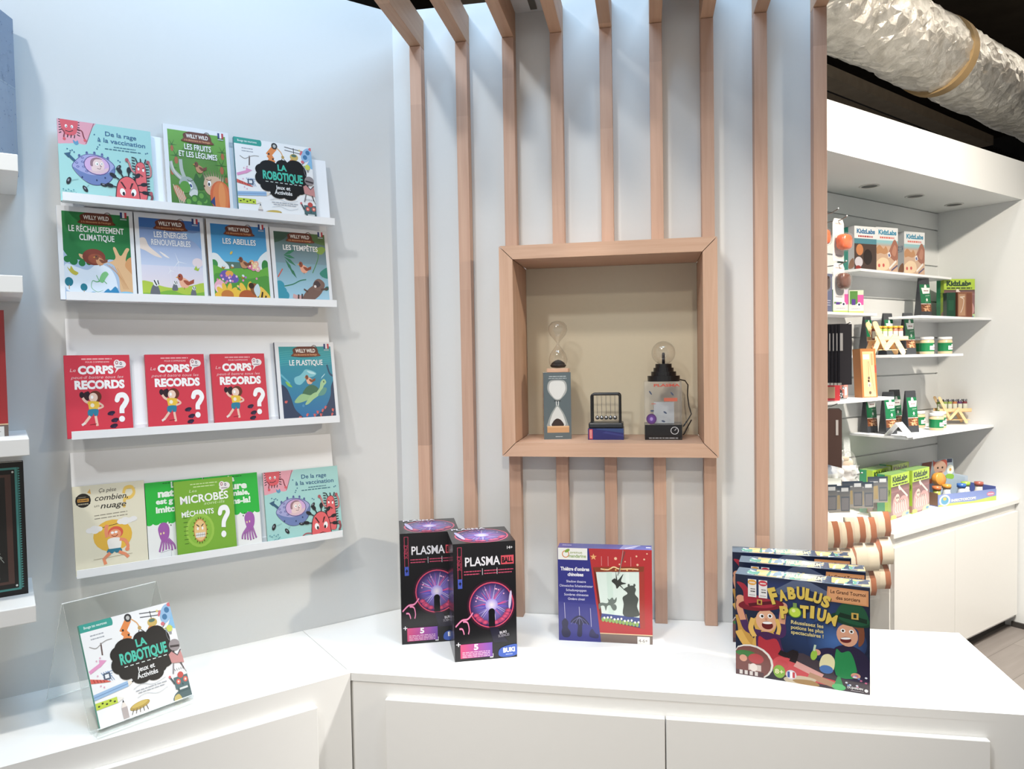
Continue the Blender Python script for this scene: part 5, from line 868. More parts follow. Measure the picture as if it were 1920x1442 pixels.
def art_black(a):
    a.rect(0, 0, 100, 100, '#221f1d'); a.rect(4, 4, 94, 96, '#4d9c94'); [a.poly([(94.4, 5 + k*1.9), (96.6, 5.9 + k*1.9), (94.4, 6.8 + k*1.9)], '#4d9c94') for k in range(48)]
    a.rect(4, 5.6, 91.6, 94.4, '#221f1d'); a.rect(8, 9, 88, 91, '#5a4038'); a.rect(8, 11, 82.5, 89, '#2b2926'); a.ell(89.8, 92.6, 1.1, .8, '#e8f0ec', n=8); a.ell(89.8, 7.4, 1.1, .8, '#e8f0ec', n=8)
    a.ell(59, 80, 17, 11, '#5c6458'); a.ell(59, 80, 15, 9.6, '#262422'); a.line([(50, 79), (64, 80.5)], 3.4, '#d8dcd4'); a.curve([(64, 81.5), (68, 83), (69, 79.5), (64.5, 78.6)], 1, '#d8dcd4')
    a.text('S', 61, 60, 9.4, '#ecece8', w=11, bold=.03); a.rect(52, 57, 67, 58.4, '#c8a8a0')
    for k in range(7): a.line([(55 + k*3, 48 - k*2.6), (70 + k*1.5, 46 - k*3.4)], .6, '#aab0a8')
    a.ell(60, 14, 15, 9.4, '#5c6458'); a.ell(60, 14, 13.4, 8.2, '#262422'); a.text('Y', 61, 11, 6.6, '#ecece8', w=9.4, bold=.02)
book('recipe_book', 'black book with teal saw-tooth border on the bottom left shelf', art_black, -.063, 1.80, SHZ[3], .185, .271, '#1d1a18', d=.03, lean=R(1.5))
# ---------------------------------------------------------------- the far bay: cabinet, shelves, lamps
ZT = .70
o = MB(); bx(o, (3.2, NF, ZT - .022), (TS - .0005, NB - .0005, ZT)); o = o.build('worktop', M_LAM, bevel=.001); tag(o, 'glaring white worktop of the far bay, under the shelves', 'worktop')
cab = thing('base_cabinet', 'white base cabinet of the far bay behind the counter end', 'cabinet', W(3.2, NF, 0), A45); wd = TS - 3.2
MB().box((0, .02, .055), (wd - .0005, NB - NF - .0005, ZT - .0225)).build('carcass', M_LAM, cab)
for x0, x1 in ((.01, .565), (.57, wd - .012)): MB().box((x0, .002, .075), (x1, .0195, ZT - .064)).build('door', M_LAM, cab, bevel=.001)
MB().box((0, .06, 0), (wd - .014, NB - NF - .002, .055)).build('plinth', M_KICK, cab)
for t, l in ((3.446, 'left'), (3.872, 'middle'), (4.287, 'right')):
    d = thing('downlight', f'small recessed downlight in the white soffit, {l} one of three', 'downlight', W(t, 1.95, 2.297), A45, 'recessed downlights in the soffit')
    MB().lathe([(.036, 0), (.046, 0), (.046, -.003), (.036, -.003), (.036, 0)], 24, '#d8d8d4').build('trim_ring', M_PLAST, d); MB().lathe([(.0001, -.0006), (.0355, -.0006)], 24, '#3a3834').build('reflector', M_PLAST, d)
def shelf(label, t0, t1, n0, z, th=.012):
    o = MB(); bx(o, (t0, n0, z - th), (t1, NB - .0005, z)); o = o.build('wall_shelf', M_SHEET, bevel=.001); return tag(o, label, 'shelf', 'thin white shelves of the far bay')
S1, S2, S3, S4, SL, SM = 1.9055, 1.679, 1.487, 1.0905, 1.690, 1.288
shelf('thin white shelf under the three teal experiment kits', 3.41, 4.31, 1.972, S1)
shelf('thin white shelf under the green and brown dig kit', 3.72, TS - .001, 1.84, S2)
shelf('thin white shelf carrying wooden rack with yellow lids', 3.42, 4.12, 1.825, S3)
shelf('lowest thin white shelf, with tent card and nut pouches', 3.564, TS - .001, 1.825, S4)
shelf('thin white shelf under the pink and green packs, by the post', 2.6, 3.515, 1.95, SL)
shelf('thin white shelf under the brown wooden box, by the post', 2.6, 3.485, 1.85, SM)

# experiment kits
def kit_blue(a):
    a.rect(0, 0, 100, 100, '#d9dde0'); a.rect(0, 0, 100, 62, '#c9a88e'); a.text('KidzLabs', 52, 84, 10, '#2b86a8', w=82, bold=.05); a.greek(50, 77, 66, 4, '#d06a5c', 3); a.rect(0, 62, 100, 71, '#8cbcc4'); a.grad(0, 58, 100, 66, '#b8a090', '#8cbcc4')
    a.blob([(58, 40), (66, 56), (84, 74), (100, 60), (102, 34), (84, 26)], '#9c6450'); a.blob([(72, 44), (84, 62), (94, 52), (86, 36)], '#b47c64'); a.blob([(2, 52), (16, 60), (34, 52), (44, 58), (54, 46), (40, 40), (20, 42), (4, 40)], '#b88458'); a.poly([(52, 42), (62, 46), (68, 36), (56, 32)], '#e8e8ec'); a.poly([(55, 40), (61, 42), (65, 36), (58, 34)], '#50588c'); a.blob([(0, 20), (26, 32), (54, 28), (60, 12), (40, 4), (0, 6)], '#e6cba8'); a.ell(14, 14, 5, 4, '#c8504c'); a.ell(34, 15, 5, 4, '#c8504c'); a.line([(60, 8), (92, 26)], 5, '#e8e4e0'); a.line([(70, 4), (98, 16)], 4, '#5c5474')
def kit_blue_side(a): a.rect(0, 0, 45, 100, '#2f9a8c'); a.rect(45, 0, 100, 100, '#c4c6cc'); a.text('KidzLabs', 88, 60, 20, '#4c6c8c', w=50, rot=90); a.blob([(48, 4), (96, 6), (92, 26), (60, 20)], '#9c7058')
def kit_dark(a):
    a.rect(0, 0, 100, 100, '#d9dde0'); a.text('KidzLabs', 52, 84, 10, '#2b6c9a', w=82, bold=.05); a.greek(50, 77, 66, 4, '#a83c38', 3); a.rect(0, 0, 100, 72, '#4a3a34'); a.rect(0, 60, 100, 72, '#4c8494'); a.ell(24, 46, 16, 13, '#c07a48'); a.ell(20, 18, 18, 12, '#c8c4cc'); a.ell(60, 30, 20, 18, '#2c2220'); a.ell(18, 5, 12, 5, '#8c2c24')
def kit_green(a):
    a.rect(0, 0, 100, 100, '#b4d43a'); a.text('KidzLabs', 48, 83, 12, '#2c4a2c', w=80, bold=.06); a.greek(50, 77, 82, 3.4, '#3c4c28', 5); a.rect(0, 0, 100, 73, '#8c6468'); a.grad(0, 60, 100, 73, '#a07074', '#5c4844')
    a.blob([(8, 20), (14, 46), (34, 52), (40, 40), (64, 48), (92, 40), (96, 14), (60, 4), (20, 6)], '#c89898')
    a.line([(44, 70), (90, 44)], 5, '#ecdcd4'); a.ell(44, 70, 5, 4.6, '#ecdcd4'); a.ell(47, 66, 4, 4, '#ecdcd4'); a.ell(34, 46, 11, 9, '#e8c8bc'); a.ell(30, 46, 2.4, 2.6, '#3a2c30'); a.ell(38, 46, 2.4, 2.6, '#3a2c30')
    for k in range(6): a.curve([(20 + k*11, 38), (26 + k*10, 30 + (k % 2)*5), (22 + k*12, 20), (28 + k*11, 12)], 2.6, '#f0dcd4')
    for k in range(5): a.curve([(30 + k*9, 40), (36 + k*9, 34)], 1.6, '#4c3c44')
    a.blob([(0, 0), (0, 9), (24, 8), (26, 0)], '#c8dc50'); a.poly([(56, 0), (66, 10), (100, 12), (100, 0)], '#b8d8a0'); a.ell(88, 5, 9, 3, '#5c8cbc')
def kit_green_side(a): a.rect(0, 0, 55, 100, '#2f9468'); a.rect(55, 0, 100, 100, '#a8c838'); a.text('KidzLabs', 92, 60, 20, '#2c4a2c', w=46, rot=90); a.blob([(58, 2), (100, 4), (96, 18), (66, 14)], '#b88c7c')
def kit_top(c): return lambda a: a.rect(0, 0, 100, 100, c)
BK = A45 - R(11)
g_ = 'teal experiment kits on the upper shelf'
k1 = carton('experiment_kit', 'teal experiment kit with dark photo, left of the three', 'box', .15, .066, .212, W(3.50, 2.0, S1), BK, '#2f9a8c', kit_dark, None, kit_blue_side, group=g_)
k2 = carton('experiment_kit', 'teal experiment kit with rock photo, middle of the three', 'box', .155, .066, .224, W(3.698, 2.0, S1), BK, '#2f9a8c', kit_blue, None, kit_blue_side, group=g_)
c = k2.copy(); COL.objects.link(c); c.location = W(3.968, 2.0, S1); c['label'] = 'teal experiment kit with rock photo, right of the three'
g_ = 'lime green experiment kits on the far worktop'
k3 = carton('experiment_kit', 'lime green dig kit on shelf below the teal kits, facing out', 'box', .185, .06, .220, W(4.375, 1.96, S2), A45 - R(28), '#6ca860', kit_green, None, kit_green_side)
k4 = carton('experiment_kit', 'lime green dig kit at front left of four on far worktop', 'box', .195, .065, .215, W(3.557, 1.858, ZT), A45 + R(4), '#7cac50', kit_green, kit_top('#7ca858'), kit_green_side, group=g_)
for t, n, l in ((3.768, 1.865, 'front right of four on far worktop'), (3.63, 1.99, 'behind the front left one on far worktop'), (3.87, 2.02, 'back right of four, against slotted wall')):
    c = k4.copy(); COL.objects.link(c); c.location = W(t, n, ZT); c['label'] = 'lime green dig kit at ' + l if 'behind' not in l else 'lime green dig kit ' + l

# nut pouches
def make_pouch(label):
    t = thing('snack_pouch', label, 'pouch', (0, 0, 0), 0, 'dark snack pouches with green labels'); w, h = .035, .212
    MB().hexa([(-w, 0, 0), (w, 0, 0), (w, .055, 0), (-w, .055, 0), (-w*1.05, .022, h), (w*.95, .022, h), (w*.95, .027, h), (-w*1.05, .027, h)], '#3c3f44').build('bag', M_GLOSS, t, bevel=.003)
    sl = .022/h
    def face(z0, z1): m = MB(); return m, Art(m, (-w*.92, sl*z0 - .0006, z0), (1, 0, 0), (0, sl, 1), (0, -1, sl), w*1.84, z1 - z0)
    m, a = face(.078, .178); a.rect(0, 0, 100, 100, '#0c7346'); a.poly([(14, 82), (100, 82), (92, 52), (26, 50)], '#f2f4f2'); a.ell(56, 86, 12, 14, '#f2f4f2'); a.greek(60, 66, 46, 6, '#9c7478', 2); a.line([(50, 40), (92, 42)], 2, '#c8e0d0'); a.greek(66, 34, 40, 2, '#4c9c78', 3); a.ell(62, 18, 9, 8, '#dfece2'); a.greek(60, 6, 34, 2, '#7cb898', 6); m.build('label', M_GLOSS, t)
    m, a = face(.034, .076); a.rect(0, 0, 100, 100, '#7c4a2c'); rnd = random.Random(6); a.rect(0, 92, 100, 100, '#e8ded4')
    for k in range(34): a.ell(rnd.uniform(6, 94), rnd.uniform(6, 88), 9, 13, rnd.choice(['#b4754a', '#9c5c34', '#c88c5c', '#d8a87c', '#6c3c20']), rnd.uniform(0, 90), 8)
    m.build('window', M_GLOSS, t)
    return t
p0 = make_pouch('dark nut pouch furthest right behind the wooden rack on the third shelf'); p0.location = W(3.805, 1.93, S3); p0.rotation_euler = (0, 0, A45 - R(12))
for t, n, z, r, l in ((3.715, 1.985, S3, -8, 'dark nut pouch between two others behind the wooden rack'), (3.61, 2.03, S3, 4, 'dark nut pouch whose top shows above the yellow lids'), (4.04, 1.97, S2, -20, 'dark nut pouch alone left of the lime green dig kit'),
    (3.65, 2.045, S4, -14, 'dark nut pouch at the left end of the lowest shelf'), (3.645, 1.945, S4, -16, 'dark nut pouch just behind left of the white tent card'), (3.865, 2.03, S4, -16, 'dark nut pouch at the back right of the lowest shelf group'), (3.81, 1.92, S4, -16, 'dark nut pouch just behind right of the white tent card')):
    again(p0, l, W(t, n, z), A45 + R(r))
# spread jars
def make_jar(label):
    t = thing('spread_jar', label, 'jar', (0, 0, 0), 0, 'small spread jars with white lids')
    MB().lathe([(.0001, 0), (.031, 0), (.034, .004), (.034, .068), (.030, .074), (.0001, .074)], 24, '#d9bf95').build('jar_body', M_GLOSS, t)
    MB().lathe([(.0305, .074), (.033, .075), (.033, .087), (.031, .0885), (.0001, .0885)], 24, '#f0f0f0').build('lid', M_PLAST, t)
    m = MB(); n = 24
    def band(a0, a1, z0, z1, r, c): m.add([(r*math.sin(a0 + (a1-a0)*i/n), -r*math.cos(a0 + (a1-a0)*i/n), z) for z in (z0, z1) for i in range(n+1)], [(i, i+1, n+2+i, n+1+i) for i in range(n)], c, True)
    band(-2.2, 2.2, .014, .058, .0344, '#0f7a48'); band(-.25, 1.3, .022, .042, .0347, '#f2f4f2'); band(.3, .7, .042, .05, .0347, '#f2f4f2'); band(.1, .9, .030, .034, .035, '#a88488'); m.build('label', M_GLOSS, t)
    return t
j0 = make_jar('spread jar at the right end of the third shelf'); j0.location = W(4.155, 1.95, S3); j0.location = W(4.085, 1.90, S3); j0.rotation_euler = (0, 0, R(20))
for t, n, z, l in ((3.935, 1.92, S3, 'spread jar right beside the nut pouches on third shelf'), (4.03, 2.02, S3, 'spread jar set back between others on the third shelf'), (3.995, 1.90, S4, 'spread jar at the front of the group on lowest shelf'), (4.12, 1.945, S4, 'spread jar at the right of the group on lowest shelf'), (4.08, 2.035, S4, 'spread jar at the back of the group on lowest shelf')): again(j0, l, W(t, n, z), R(20))
# folding wooden racks with little jars
def stick(mb, p, q, y0, y1, wd=.017):                   # a round-ended flat stick
    (x0, z0), (x1, z1) = p, q; L = math.hypot(x1-x0, z1-z0); an = math.atan2(z1-z0, x1-x0); pts = []
    for k in range(9): b = an + PI/2 + PI*k/8; pts.append((x0 + wd/2*math.cos(b), z0 + wd/2*math.sin(b)))
    for k in range(9): b = an - PI/2 + PI*k/8; pts.append((x1 + wd/2*math.cos(b), z1 + wd/2*math.sin(b)))
    mb.prism(pts, y0, y1, 'y')
def make_rack(label, lids, z, loc, rz, jl, sw=.026):
    t = thing('jar_rack', label, 'rack', loc, rz, 'folding wooden jar racks')
    for y0, y1, dx in ((-.005, -.001, 0), (.061, .065, .012)):
        m = MB(); stick(m, (-.088 + dx, .150), (-.030 + dx, .035), y0, y1, sw); m.build('leg', M_PLY, t)
        m = MB(); stick(m, (-.030 + dx, .035), (.018 + dx, .088), y0 - .0042, y1 - .0042, sw); m.build('leg', M_PLY, t)
        m = MB(); stick(m, (.016 + dx, .088), (.064 + dx, .0135), y0, y1, sw); m.build('leg', M_PLY, t)
        m = MB(); stick(m, (-.062 + dx, .078), (-.092 + dx, .0135), y0 + .0042, y1 + .0042, sw*.85); m.build('leg', M_PLY, t)
    m = MB(); m.box((-.085, .002, .070), (.095, .060, .073)); m.box((-.085, .0, .073), (.095, .002, .090)); m.box((-.085, .058, .073), (.095, .060, .090)); m.build('tray', M_PLY, t)
    MB().box((-.06, .004, .024), (.09, .058, .027)).build('shelf_board', M_PLY, t)
    return t
def make_spice(label, body, lid, grp):
    t = thing('spice_jar', label, 'jar', (0, 0, 0), 0, grp)
    MB().lathe([(.0001, 0), (.0115, 0), (.0122, .002), (.0122, .050), (.010, .055), (.0001, .055)], 16, body).build('jar_body', M_GLOSS, t)
    MB().lathe([(.0118, .0552), (.0128, .056), (.0128, .066), (.012, .067), (.0001, .067)], 16, lid).build('lid', M_METAL if lid == '#b8b8bc' else M_PLAST, t)
    m = MB(); n = 10; m.add([(.0125*math.sin(-1.3 + 2.6*i/n), -.0125*math.cos(-1.3 + 2.6*i/n), zz) for zz in (.008, .042) for i in range(n+1)], [(i, i+1, n+2+i, n+1+i) for i in range(n)], '#e6ead8', True); m.build('label', M_PAPER, t)
    return t
rl = W(3.52, 1.885, S3); rr = A45 - R(24)
make_rack('folding wooden rack of yellow-lidded jars on the third shelf', '#e0a838', S3, rl, rr, None)
cols = ['#7c3c2c', '#a8c454', '#a8c454', '#b4cc5c', '#c87464', '#a86850']; Mr = Matrix.Rotation(rr, 3, 'Z')
for k, c in enumerate(cols):
    o = make_spice(f'yellow-lidded spice jar in the left wooden rack, {["first", "second", "third", "fourth", "fifth", "sixth"][k]} from its left end', c, '#e2a832', 'yellow-lidded jars in the left rack'); o.location = rl + Mr @ Vector((-.068 + k*.0285, .030, .0735)); o.rotation_euler = (0, 0, rr)
rl = W(4.36, 1.975, S4); rr = A45 - R(34); Mr = Matrix.Rotation(rr, 3, 'Z')
make_rack('folding wooden rack of silver-lidded jars at lowest shelf end', '#b8b8bc', S4, rl, rr, None, .015)
for k, c in enumerate(['#7c9c3c', '#8ca848', '#9cac4c', '#c87c4c', '#5c3468', '#7c2838']):
    o = make_spice(f'silver-lidded spice jar in the right wooden rack, {["first", "second", "third", "fourth", "fifth", "sixth"][k]} from its left end', c, '#b8b8bc', 'silver-lidded jars in the right rack'); o.location = rl + Mr @ Vector((-.068 + k*.0285, .030, .0735)); o.rotation_euler = (0, 0, rr)
# tent card, dark box, brown card box
o = MB(); p_ = [(-.06, 0), (-.0575, 0), (0, .066), (.0575, 0), (.06, 0), (0, .0692)]; o.prism(p_, -.032, .032, 'y', '#f2f3f6'); o = o.build('tent_card', M_PAPER, None, W(3.575, 1.875, S4), -A45); tag(o, 'blank white folded tent card at the lowest shelf corner', 'card')
def card_box_front(a): a.rect(0, 0, 100, 100, '#8c5c44'); a.rect(6, 8, 52, 92, '#b08868'); a.curve([(20, 20), (34, 40), (40, 70), (24, 78)], 3, '#e4d8cc'); a.line([(14, 80), (46, 82)], 4, '#d8c8b8'); a.rect(60, 4, 96, 96, '#7a4632')
carton('dark_green_box', 'slim dark green box left of the brown card box', 'box', .045, .04, .137, W(4.215, 1.93, S2), A45 - R(40), '#143c2a', lambda a: (a.rect(0, 0, 100, 100, '#16452f'), a.rect(20, 30, 80, 70, '#1c5438')))
carton('card_box', 'brown card box standing in front of the dig kit', 'box', .085, .03, .138, W(4.272, 1.885, S2), A45 - R(28), '#7a4632', card_box_front, None, None, None, M_PAPER)
# counter display on the worktop
dz = math.atan2((W(4.348, 1.759, 0) - W(3.935, 1.8615, 0)).y, (W(4.348, 1.759, 0) - W(3.935, 1.8615, 0)).x); dl = (W(4.348, 1.759, ZT) + W(3.935, 1.8615, ZT))/2
ds = thing('counter_display', 'low blue and green display tray with a child on its header card', 'display tray', dl, dz); dw, dd = .425, .16
m = MB(); m.box((-dw/2, 0, 0), (dw/2, dd, .004), '#6f86c8'); m.box((-dw/2, 0, .004), (dw/2, .003, .062), '#6f86c8'); m.box((-dw/2, .003, .004), (-dw/2 + .003, dd, .07), '#8c6c5c'); m.box((dw/2 - .003, .003, .004), (dw/2, dd, .075), '#5c6cb4')
a = front(m, dw, .062); a.rect(0, 0, 100, 100, '#7f92cc'); a.blob([(0, 0), (0, 14), (30, 22), (60, 18), (100, 40), (100, 0)], '#b8d060'); a.ell(11, 50, 9, 46, '#dfe8ee'); a.ell(11, 48, 6.5, 34, '#5c9cc0'); a.ell(11, 62, 3, 14, '#c8b860'); a.text('INSECTOSCOPE', 43, 30, 20, '#3c3c50', w=42, bold=.06); a.text('INSECTOSCOPE', 43, 31.5, 20, '#f4f4f4', w=42, bold=.035); a.ell(90, 62, 7, 20, '#c87ca0'); a.greek(90, 62, 10, 8, '#f4e4ec', 2)
m.build('tray', M_PAPER, ds)
m = MB(); hc = [(-dw/2 + .01, 0), (dw/2 - .01, 0), (dw/2 - .01, .11), (.10, .13), (.08, .215), (-.14, .205), (-.16, .12), (-dw/2 + .01, .10)]; m.prism(hc, dd - .004, dd, 'y', '#b8c8d8')
a = front(m, dw, .22, dd - .0045); a.poly([(6, 2), (94, 2), (92, 48), (73, 58), (70, 97), (17, 92), (13, 54), (5, 44)], '#a9bccc'); a.poly([(17, 92), (34, 94), (30, 54), (14, 54)], '#7c4438'); a.ell(24, 70, 7, 14, '#a86850'); a.blob([(36, 97), (40, 92), (58, 96), (60, 78), (54, 70), (38, 76)], '#d0543c'); a.ell(48, 77, 11, 17, '#f0c4a8'); a.ell(44, 77, 1.6, 2.6, '#4c3428'); a.ell(52, 77, 1.6, 2.6, '#4c3428'); a.line([(45, 66), (52, 66)], 2, '#b05c4c'); a.rect(60, 88, 69, 97, '#2c3450'); a.ell(66, 70, 6, 12, '#eef2e8'); a.ell(66, 70, 2, 4, '#d8a030'); a.blob([(56, 52), (62, 60), (72, 56), (70, 46)], '#8cc43c'); a.rect(18, 40, 34, 52, '#e0702c'); a.blob([(40, 60), (56, 58), (58, 40), (42, 42)], '#6c7c8c')
m.build('header_card', M_PAPER, ds)
vi = None; Md = Matrix.Rotation(dz, 3, 'Z')
for k, (x, y, c1, c2) in enumerate(((-.15, .06, '#c8d860', '#d87840'), (-.06, .075, '#e0e4e8', '#e8a030'), (.03, .06, '#d8e0ea', '#2c6cc0'), (.10, .09, '#e8ece8', '#a8d048'), (.16, .06, '#e8e0d8', '#b05c4c'))):
    o = thing('insect_viewer', f'small toy insect viewer in the display tray, {["first", "second", "third", "fourth", "fifth"][k]} from its left end', 'toy', dl + Md @ Vector((x, y, .0042)), dz + R(30*k), 'toy insect viewers in the display tray')
    m = MB(); m.lathe([(.0001, 0), (.024, 0), (.026, .03), (.018, .05), (.018, .07), (.0001, .07)], 16, c1); m.build('viewer_body', M_PLAST, o); MB().lathe([(.0185, .0705), (.022, .071), (.022, .09), (.0001, .092)], 16, c2).build('eyepiece', M_PLAST, o)
m = MB(); m.lathe([(.0001, 0), (.034, 0), (.036, .006), (.036, .028), (.034, .032), (.0001, .032)], 20, '#e49a30'); o = m.build('round_yellow_tin', M_PLAST, None, dl + Md @ Vector((-.085, .132, .112)), (R(80), 0, dz)); tag(o, 'round orange disc leaning at the header card of the display tray', 'disc'); o.location = dl + Md @ Vector((-.075, .125, .115))

# ---------------------------------------------------------------- hooks and hanging packs beside the post
def hook(label, t, z, n0=1.80):
    o = thing('display_hook', label, 'hook', W(t, NB, z), A45, 'wire display hooks on the slotted wall'); L = NB - n0
    MB().box((-.02, -.003, -.012), (.02, -.0002, .022), '#8c8a88').build('back_plate', M_METAL, o)
    MB().tube([(0, -.003, 0), (0, -L + .03, 0), (0, -L, .012)], .0022, 6, '#8c8a88').build('prong', M_METAL, o); MB().ball((0, -L, .0135), .0035, 8, '#f0f0f0').build('prong_tip', M_PLAST, o)
    return o
hk = [hook('wire hook nearest the ceiling, holding orange packs', 2.94, 2.10), hook('wire hook just below the topmost one, holding orange packs', 3.005, 2.075), hook('wire hook holding the white packs with brown pieces', 3.0, 1.882),
      hook('wire hook holding the row of black pouches', 3.03, 1.62), hook('wire hook holding two long brown pouches', 2.93, 1.272), hook('wire hook holding the bags of cream and brown pieces', 3.12, .955)]
def card_pack(name, label, t, n, ztop, w, h, col, lump, lc, group, lz=.45, lr=(.03, .022, .03), rz=0):
    o = thing(name, label, 'hanging pack', W(t, n, ztop), A45 + R(rz), group)
    m = MB(); m.prism([(-w/2, -h), (w/2, -h), (w/2, -.012), (w/2 - .012, 0.008), (-w/2 + .012, .008), (-w/2, -.012)], -.0006, .0006, 'y', col); a = Art(m, (-w/2, -.0006, -h), (1, 0, 0), (0, 0, 1), (0, -1, 0), w, h); a.greek(50, 92, 60, 3, '#d8b0a4', 4); a.greek(50, 14, 60, 3, '#b8b4b8', 5); m.build('backing_card', M_PAPER, o)
    m = MB(); rx, ry, rz_ = lr; z0 = -h*lz; m.add(*_ell((0, -ry*.75 - .001, z0), rx, ry*.7, rz_), lc, True); m.build('contents', M_GLOSS, o)
    m = MB(); m.add(*_ell((0, -ry*.75 - .001, z0), rx*1.18, ry*.85, rz_*1.18), '#ffffff', True); m.build('clear_blister', M_BAG, o)
    return o
def _ell(c, rx, ry, rz, n=14, k=8, p=.62):
    sg = lambda x: math.copysign(abs(x)**p, x)
    vs = []; fs = []
    for i in range(k+1):
        th = PI*i/k
        for j in range(n): ph = 2*PI*j/n; vs.append((c[0] + rx*sg(math.sin(th))*sg(math.cos(ph)), c[1] + ry*sg(math.sin(th))*sg(math.sin(ph)), c[2] - rz*sg(math.cos(th))))
    for i in range(k):
        for j in range(n): fs.append((i*n + j, i*n + (j+1) % n, (i+1)*n + (j+1) % n, (i+1)*n + j))
    return vs, fs
g_ = 'white blister packs with orange pieces'
for k, (t, n, z, l) in enumerate(((2.94, 1.98, 2.10, 'white pack with orange piece, hung furthest back on top hook'), (2.94, 1.90, 2.10, 'white pack with orange piece, hung in front on top hook'), (3.005, 1.84, 2.075, 'white pack with orange piece, hung on hook below top one'))):
    card_pack('orange_pack', l, t, n, z, .085, .175, '#f4efec', 0, '#ff6a1c', g_, .55, (.036, .036, .034))
g_ = 'white packs with brown pieces'
for t, n, z, l in ((3.0, 1.93, 1.882, 'white pack with brown lumps, rear one on its hook'), (3.0, 1.835, 1.882, 'white pack with brown lumps, front one on its hook')):
    card_pack('brown_pack', l, t, n, z, .085, .16, '#f4f0ef', 0, '#7c4c3c', g_, .44, (.034, .03, .034))
for k, (t, n, l) in enumerate(((2.985, 1.995, 'blue grey folded card pack behind the white packs, left one'), (3.115, 1.965, 'blue grey folded card pack behind the white packs, right one'))):
    carton('grey_card_pack', l, 'pack', .09, .012, .175, W(t, n, SL), A45, '#5c6488', lambda a: (a.rect(0, 0, 100, 100, '#666e90'), a.greek(50, 30, 70, 2, '#c8cce0', 2), a.greek(50, 24, 64, 2, '#c8cce0', 3), a.greek(50, 18, 70, 2, '#c8cce0', 4)), None, None, None, M_PAPER, 'blue grey card packs on the upper shelf')
def pack_art(c): 
    def f(a): a.rect(0, 0, 100, 100, c); a.rect(8, 40, 60, 96, '#5c9444'); a.rect(60, 36, 100, 80, '#dc58a8'); a.rect(20, 34, 46, 62, '#5c3c98'); a.rect(0, 0, 100, 36, '#eef2dc'); a.rect(0, 0, 100, 10, '#c0d870'); a.ell(70, 38, 14, 10, '#ffffff'); a.ell(70, 38, 7, 5, '#30345c'); a.greek(50, 20, 60, 5, '#b8b4c8', 3)
    return f
carton('craft_pack', 'pink and green craft pack, left one on the upper shelf', 'pack', .075, .05, .112, W(3.285, 2.0, SL), A45 - R(30), '#4c8c4c', pack_art('#e0d0e8'), None, None, None, M_PAPER, 'pink and green craft packs')
carton('craft_pack', 'pink and green craft pack, right one on the upper shelf', 'pack', .075, .05, .112, W(3.40, 1.99, SL), A45 - R(30), '#4c8c4c', pack_art('#d8e4c8'), None, None, None, M_PAPER, 'pink and green craft packs')
def make_bp(label):
    o = thing('black_pouch', label, 'pouch', (0, 0, 0), 0, 'black pouches in a row on a hook')
    MB().prism([(-.045, -.262), (.045, -.262), (.045, 0), (-.045, 0)], -.007, .004, 'y', '#26242a').build('sleeve', M_MATTE, o, bevel=.003)
    MB().box((-.046, -.0085, -.115), (-.026, -.0072, -.040), '#9c9a9c').build('paper_band', M_PAPER, o); MB().box((-.046, -.0085, -.262), (-.036, .0045, -.252), '#d0ccc8').build('corner_clip', M_METAL, o)
    return o
b0 = make_bp('black pouch at the far left of the row, against the post'); ordn = ['second', 'third', 'fourth', 'fifth', 'sixth']
NP = [(2.985 - k*.005, 1.80 + k*.0135) for k in range(7)]     # front one first, hanging one behind the other
b0.location = W(*NP[6], 1.625); b0.rotation_euler = (0, 0, A45)
for k in range(1, 7): again(b0, 'black pouch at the right end of the row, nearest wooden box' if k == 6 else f'black pouch in the row beside the post, {ordn[k-1]} from the left', W(*NP[6 - k], 1.625), A45)
for k in range(2):
    o = thing('brown_pouch', ['long brown pouch hanging under the wooden box, left one', 'long brown pouch hanging under the wooden box, right one'][k], 'pouch', W(2.905 + k*.05, 1.80 + k*.03, 1.262), A45 - R(50), 'long brown hanging pouches')
    MB().prism([(-.03, -.235), (.03, -.25), (.03, -.01), (.02, 0), (-.02, 0), (-.03, -.01)], -.008, .006, 'y', ['#5c4640', '#4c4444'][k]).build('sleeve', M_MATTE, o, bevel=.004); MB().box((.006, -.0095, -.11), (.016, -.0082, -.045), '#d4ccc8').build('paper_tag', M_PAPER, o)
def woodbox_art(a): a.rect(0, 0, 100, 100, '#a86c34'); a.poly([(12, 2), (90, 2), (86, 94), (12, 94)], '#e4b484'); a.rect(18, 78, 56, 88, '#eee4e0'); a.rect(66, 66, 80, 90, '#d09468'); a.line([(48, 74), (48, 44)], 2, '#6c5038'); a.line([(54, 74), (80, 12)], 1.2, '#4c3a2c'); a.line([(38, 74), (34, 30)], 1, '#c8946c'); a.ell(48, 40, 7, 3, '#5c5048'); a.ell(46, 34, 6, 2.6, '#2c2420'); a.rect(40, 22, 60, 31, '#d8ccb8'); a.ell(50, 25, 5, 3, '#8c8478'); a.ell(52, 10, 8, 3.4, '#6c5444'); a.line([(52, 8), (52, 2)], 2, '#6c5444'); a.rect(88, 50, 100, 66, '#c03c2c')
carton('wooden_puzzle_box', 'upright brown wooden box with a printed front on middle shelf', 'box', .088, .05, .232, W(3.365, 1.90, SM), (R(-4), 0, A45 - R(18)), '#a8682c', woodbox_art, None, lambda a: a.rect(0, 0, 100, 100, '#a4682c'), None, M_PAPER)
carton('striped_box', 'thin red and white striped box beside the wooden box', 'box', .03, .03, .172, W(3.262, 1.96, SM), A45, '#d87c6c', lambda a: (a.rect(0, 0, 100, 100, '#e0887c'), a.rect(0, 40, 100, 55, '#f0e4e0'), a.rect(20, 8, 80, 30, '#f0e4e0')), None, None, None, M_PAPER)
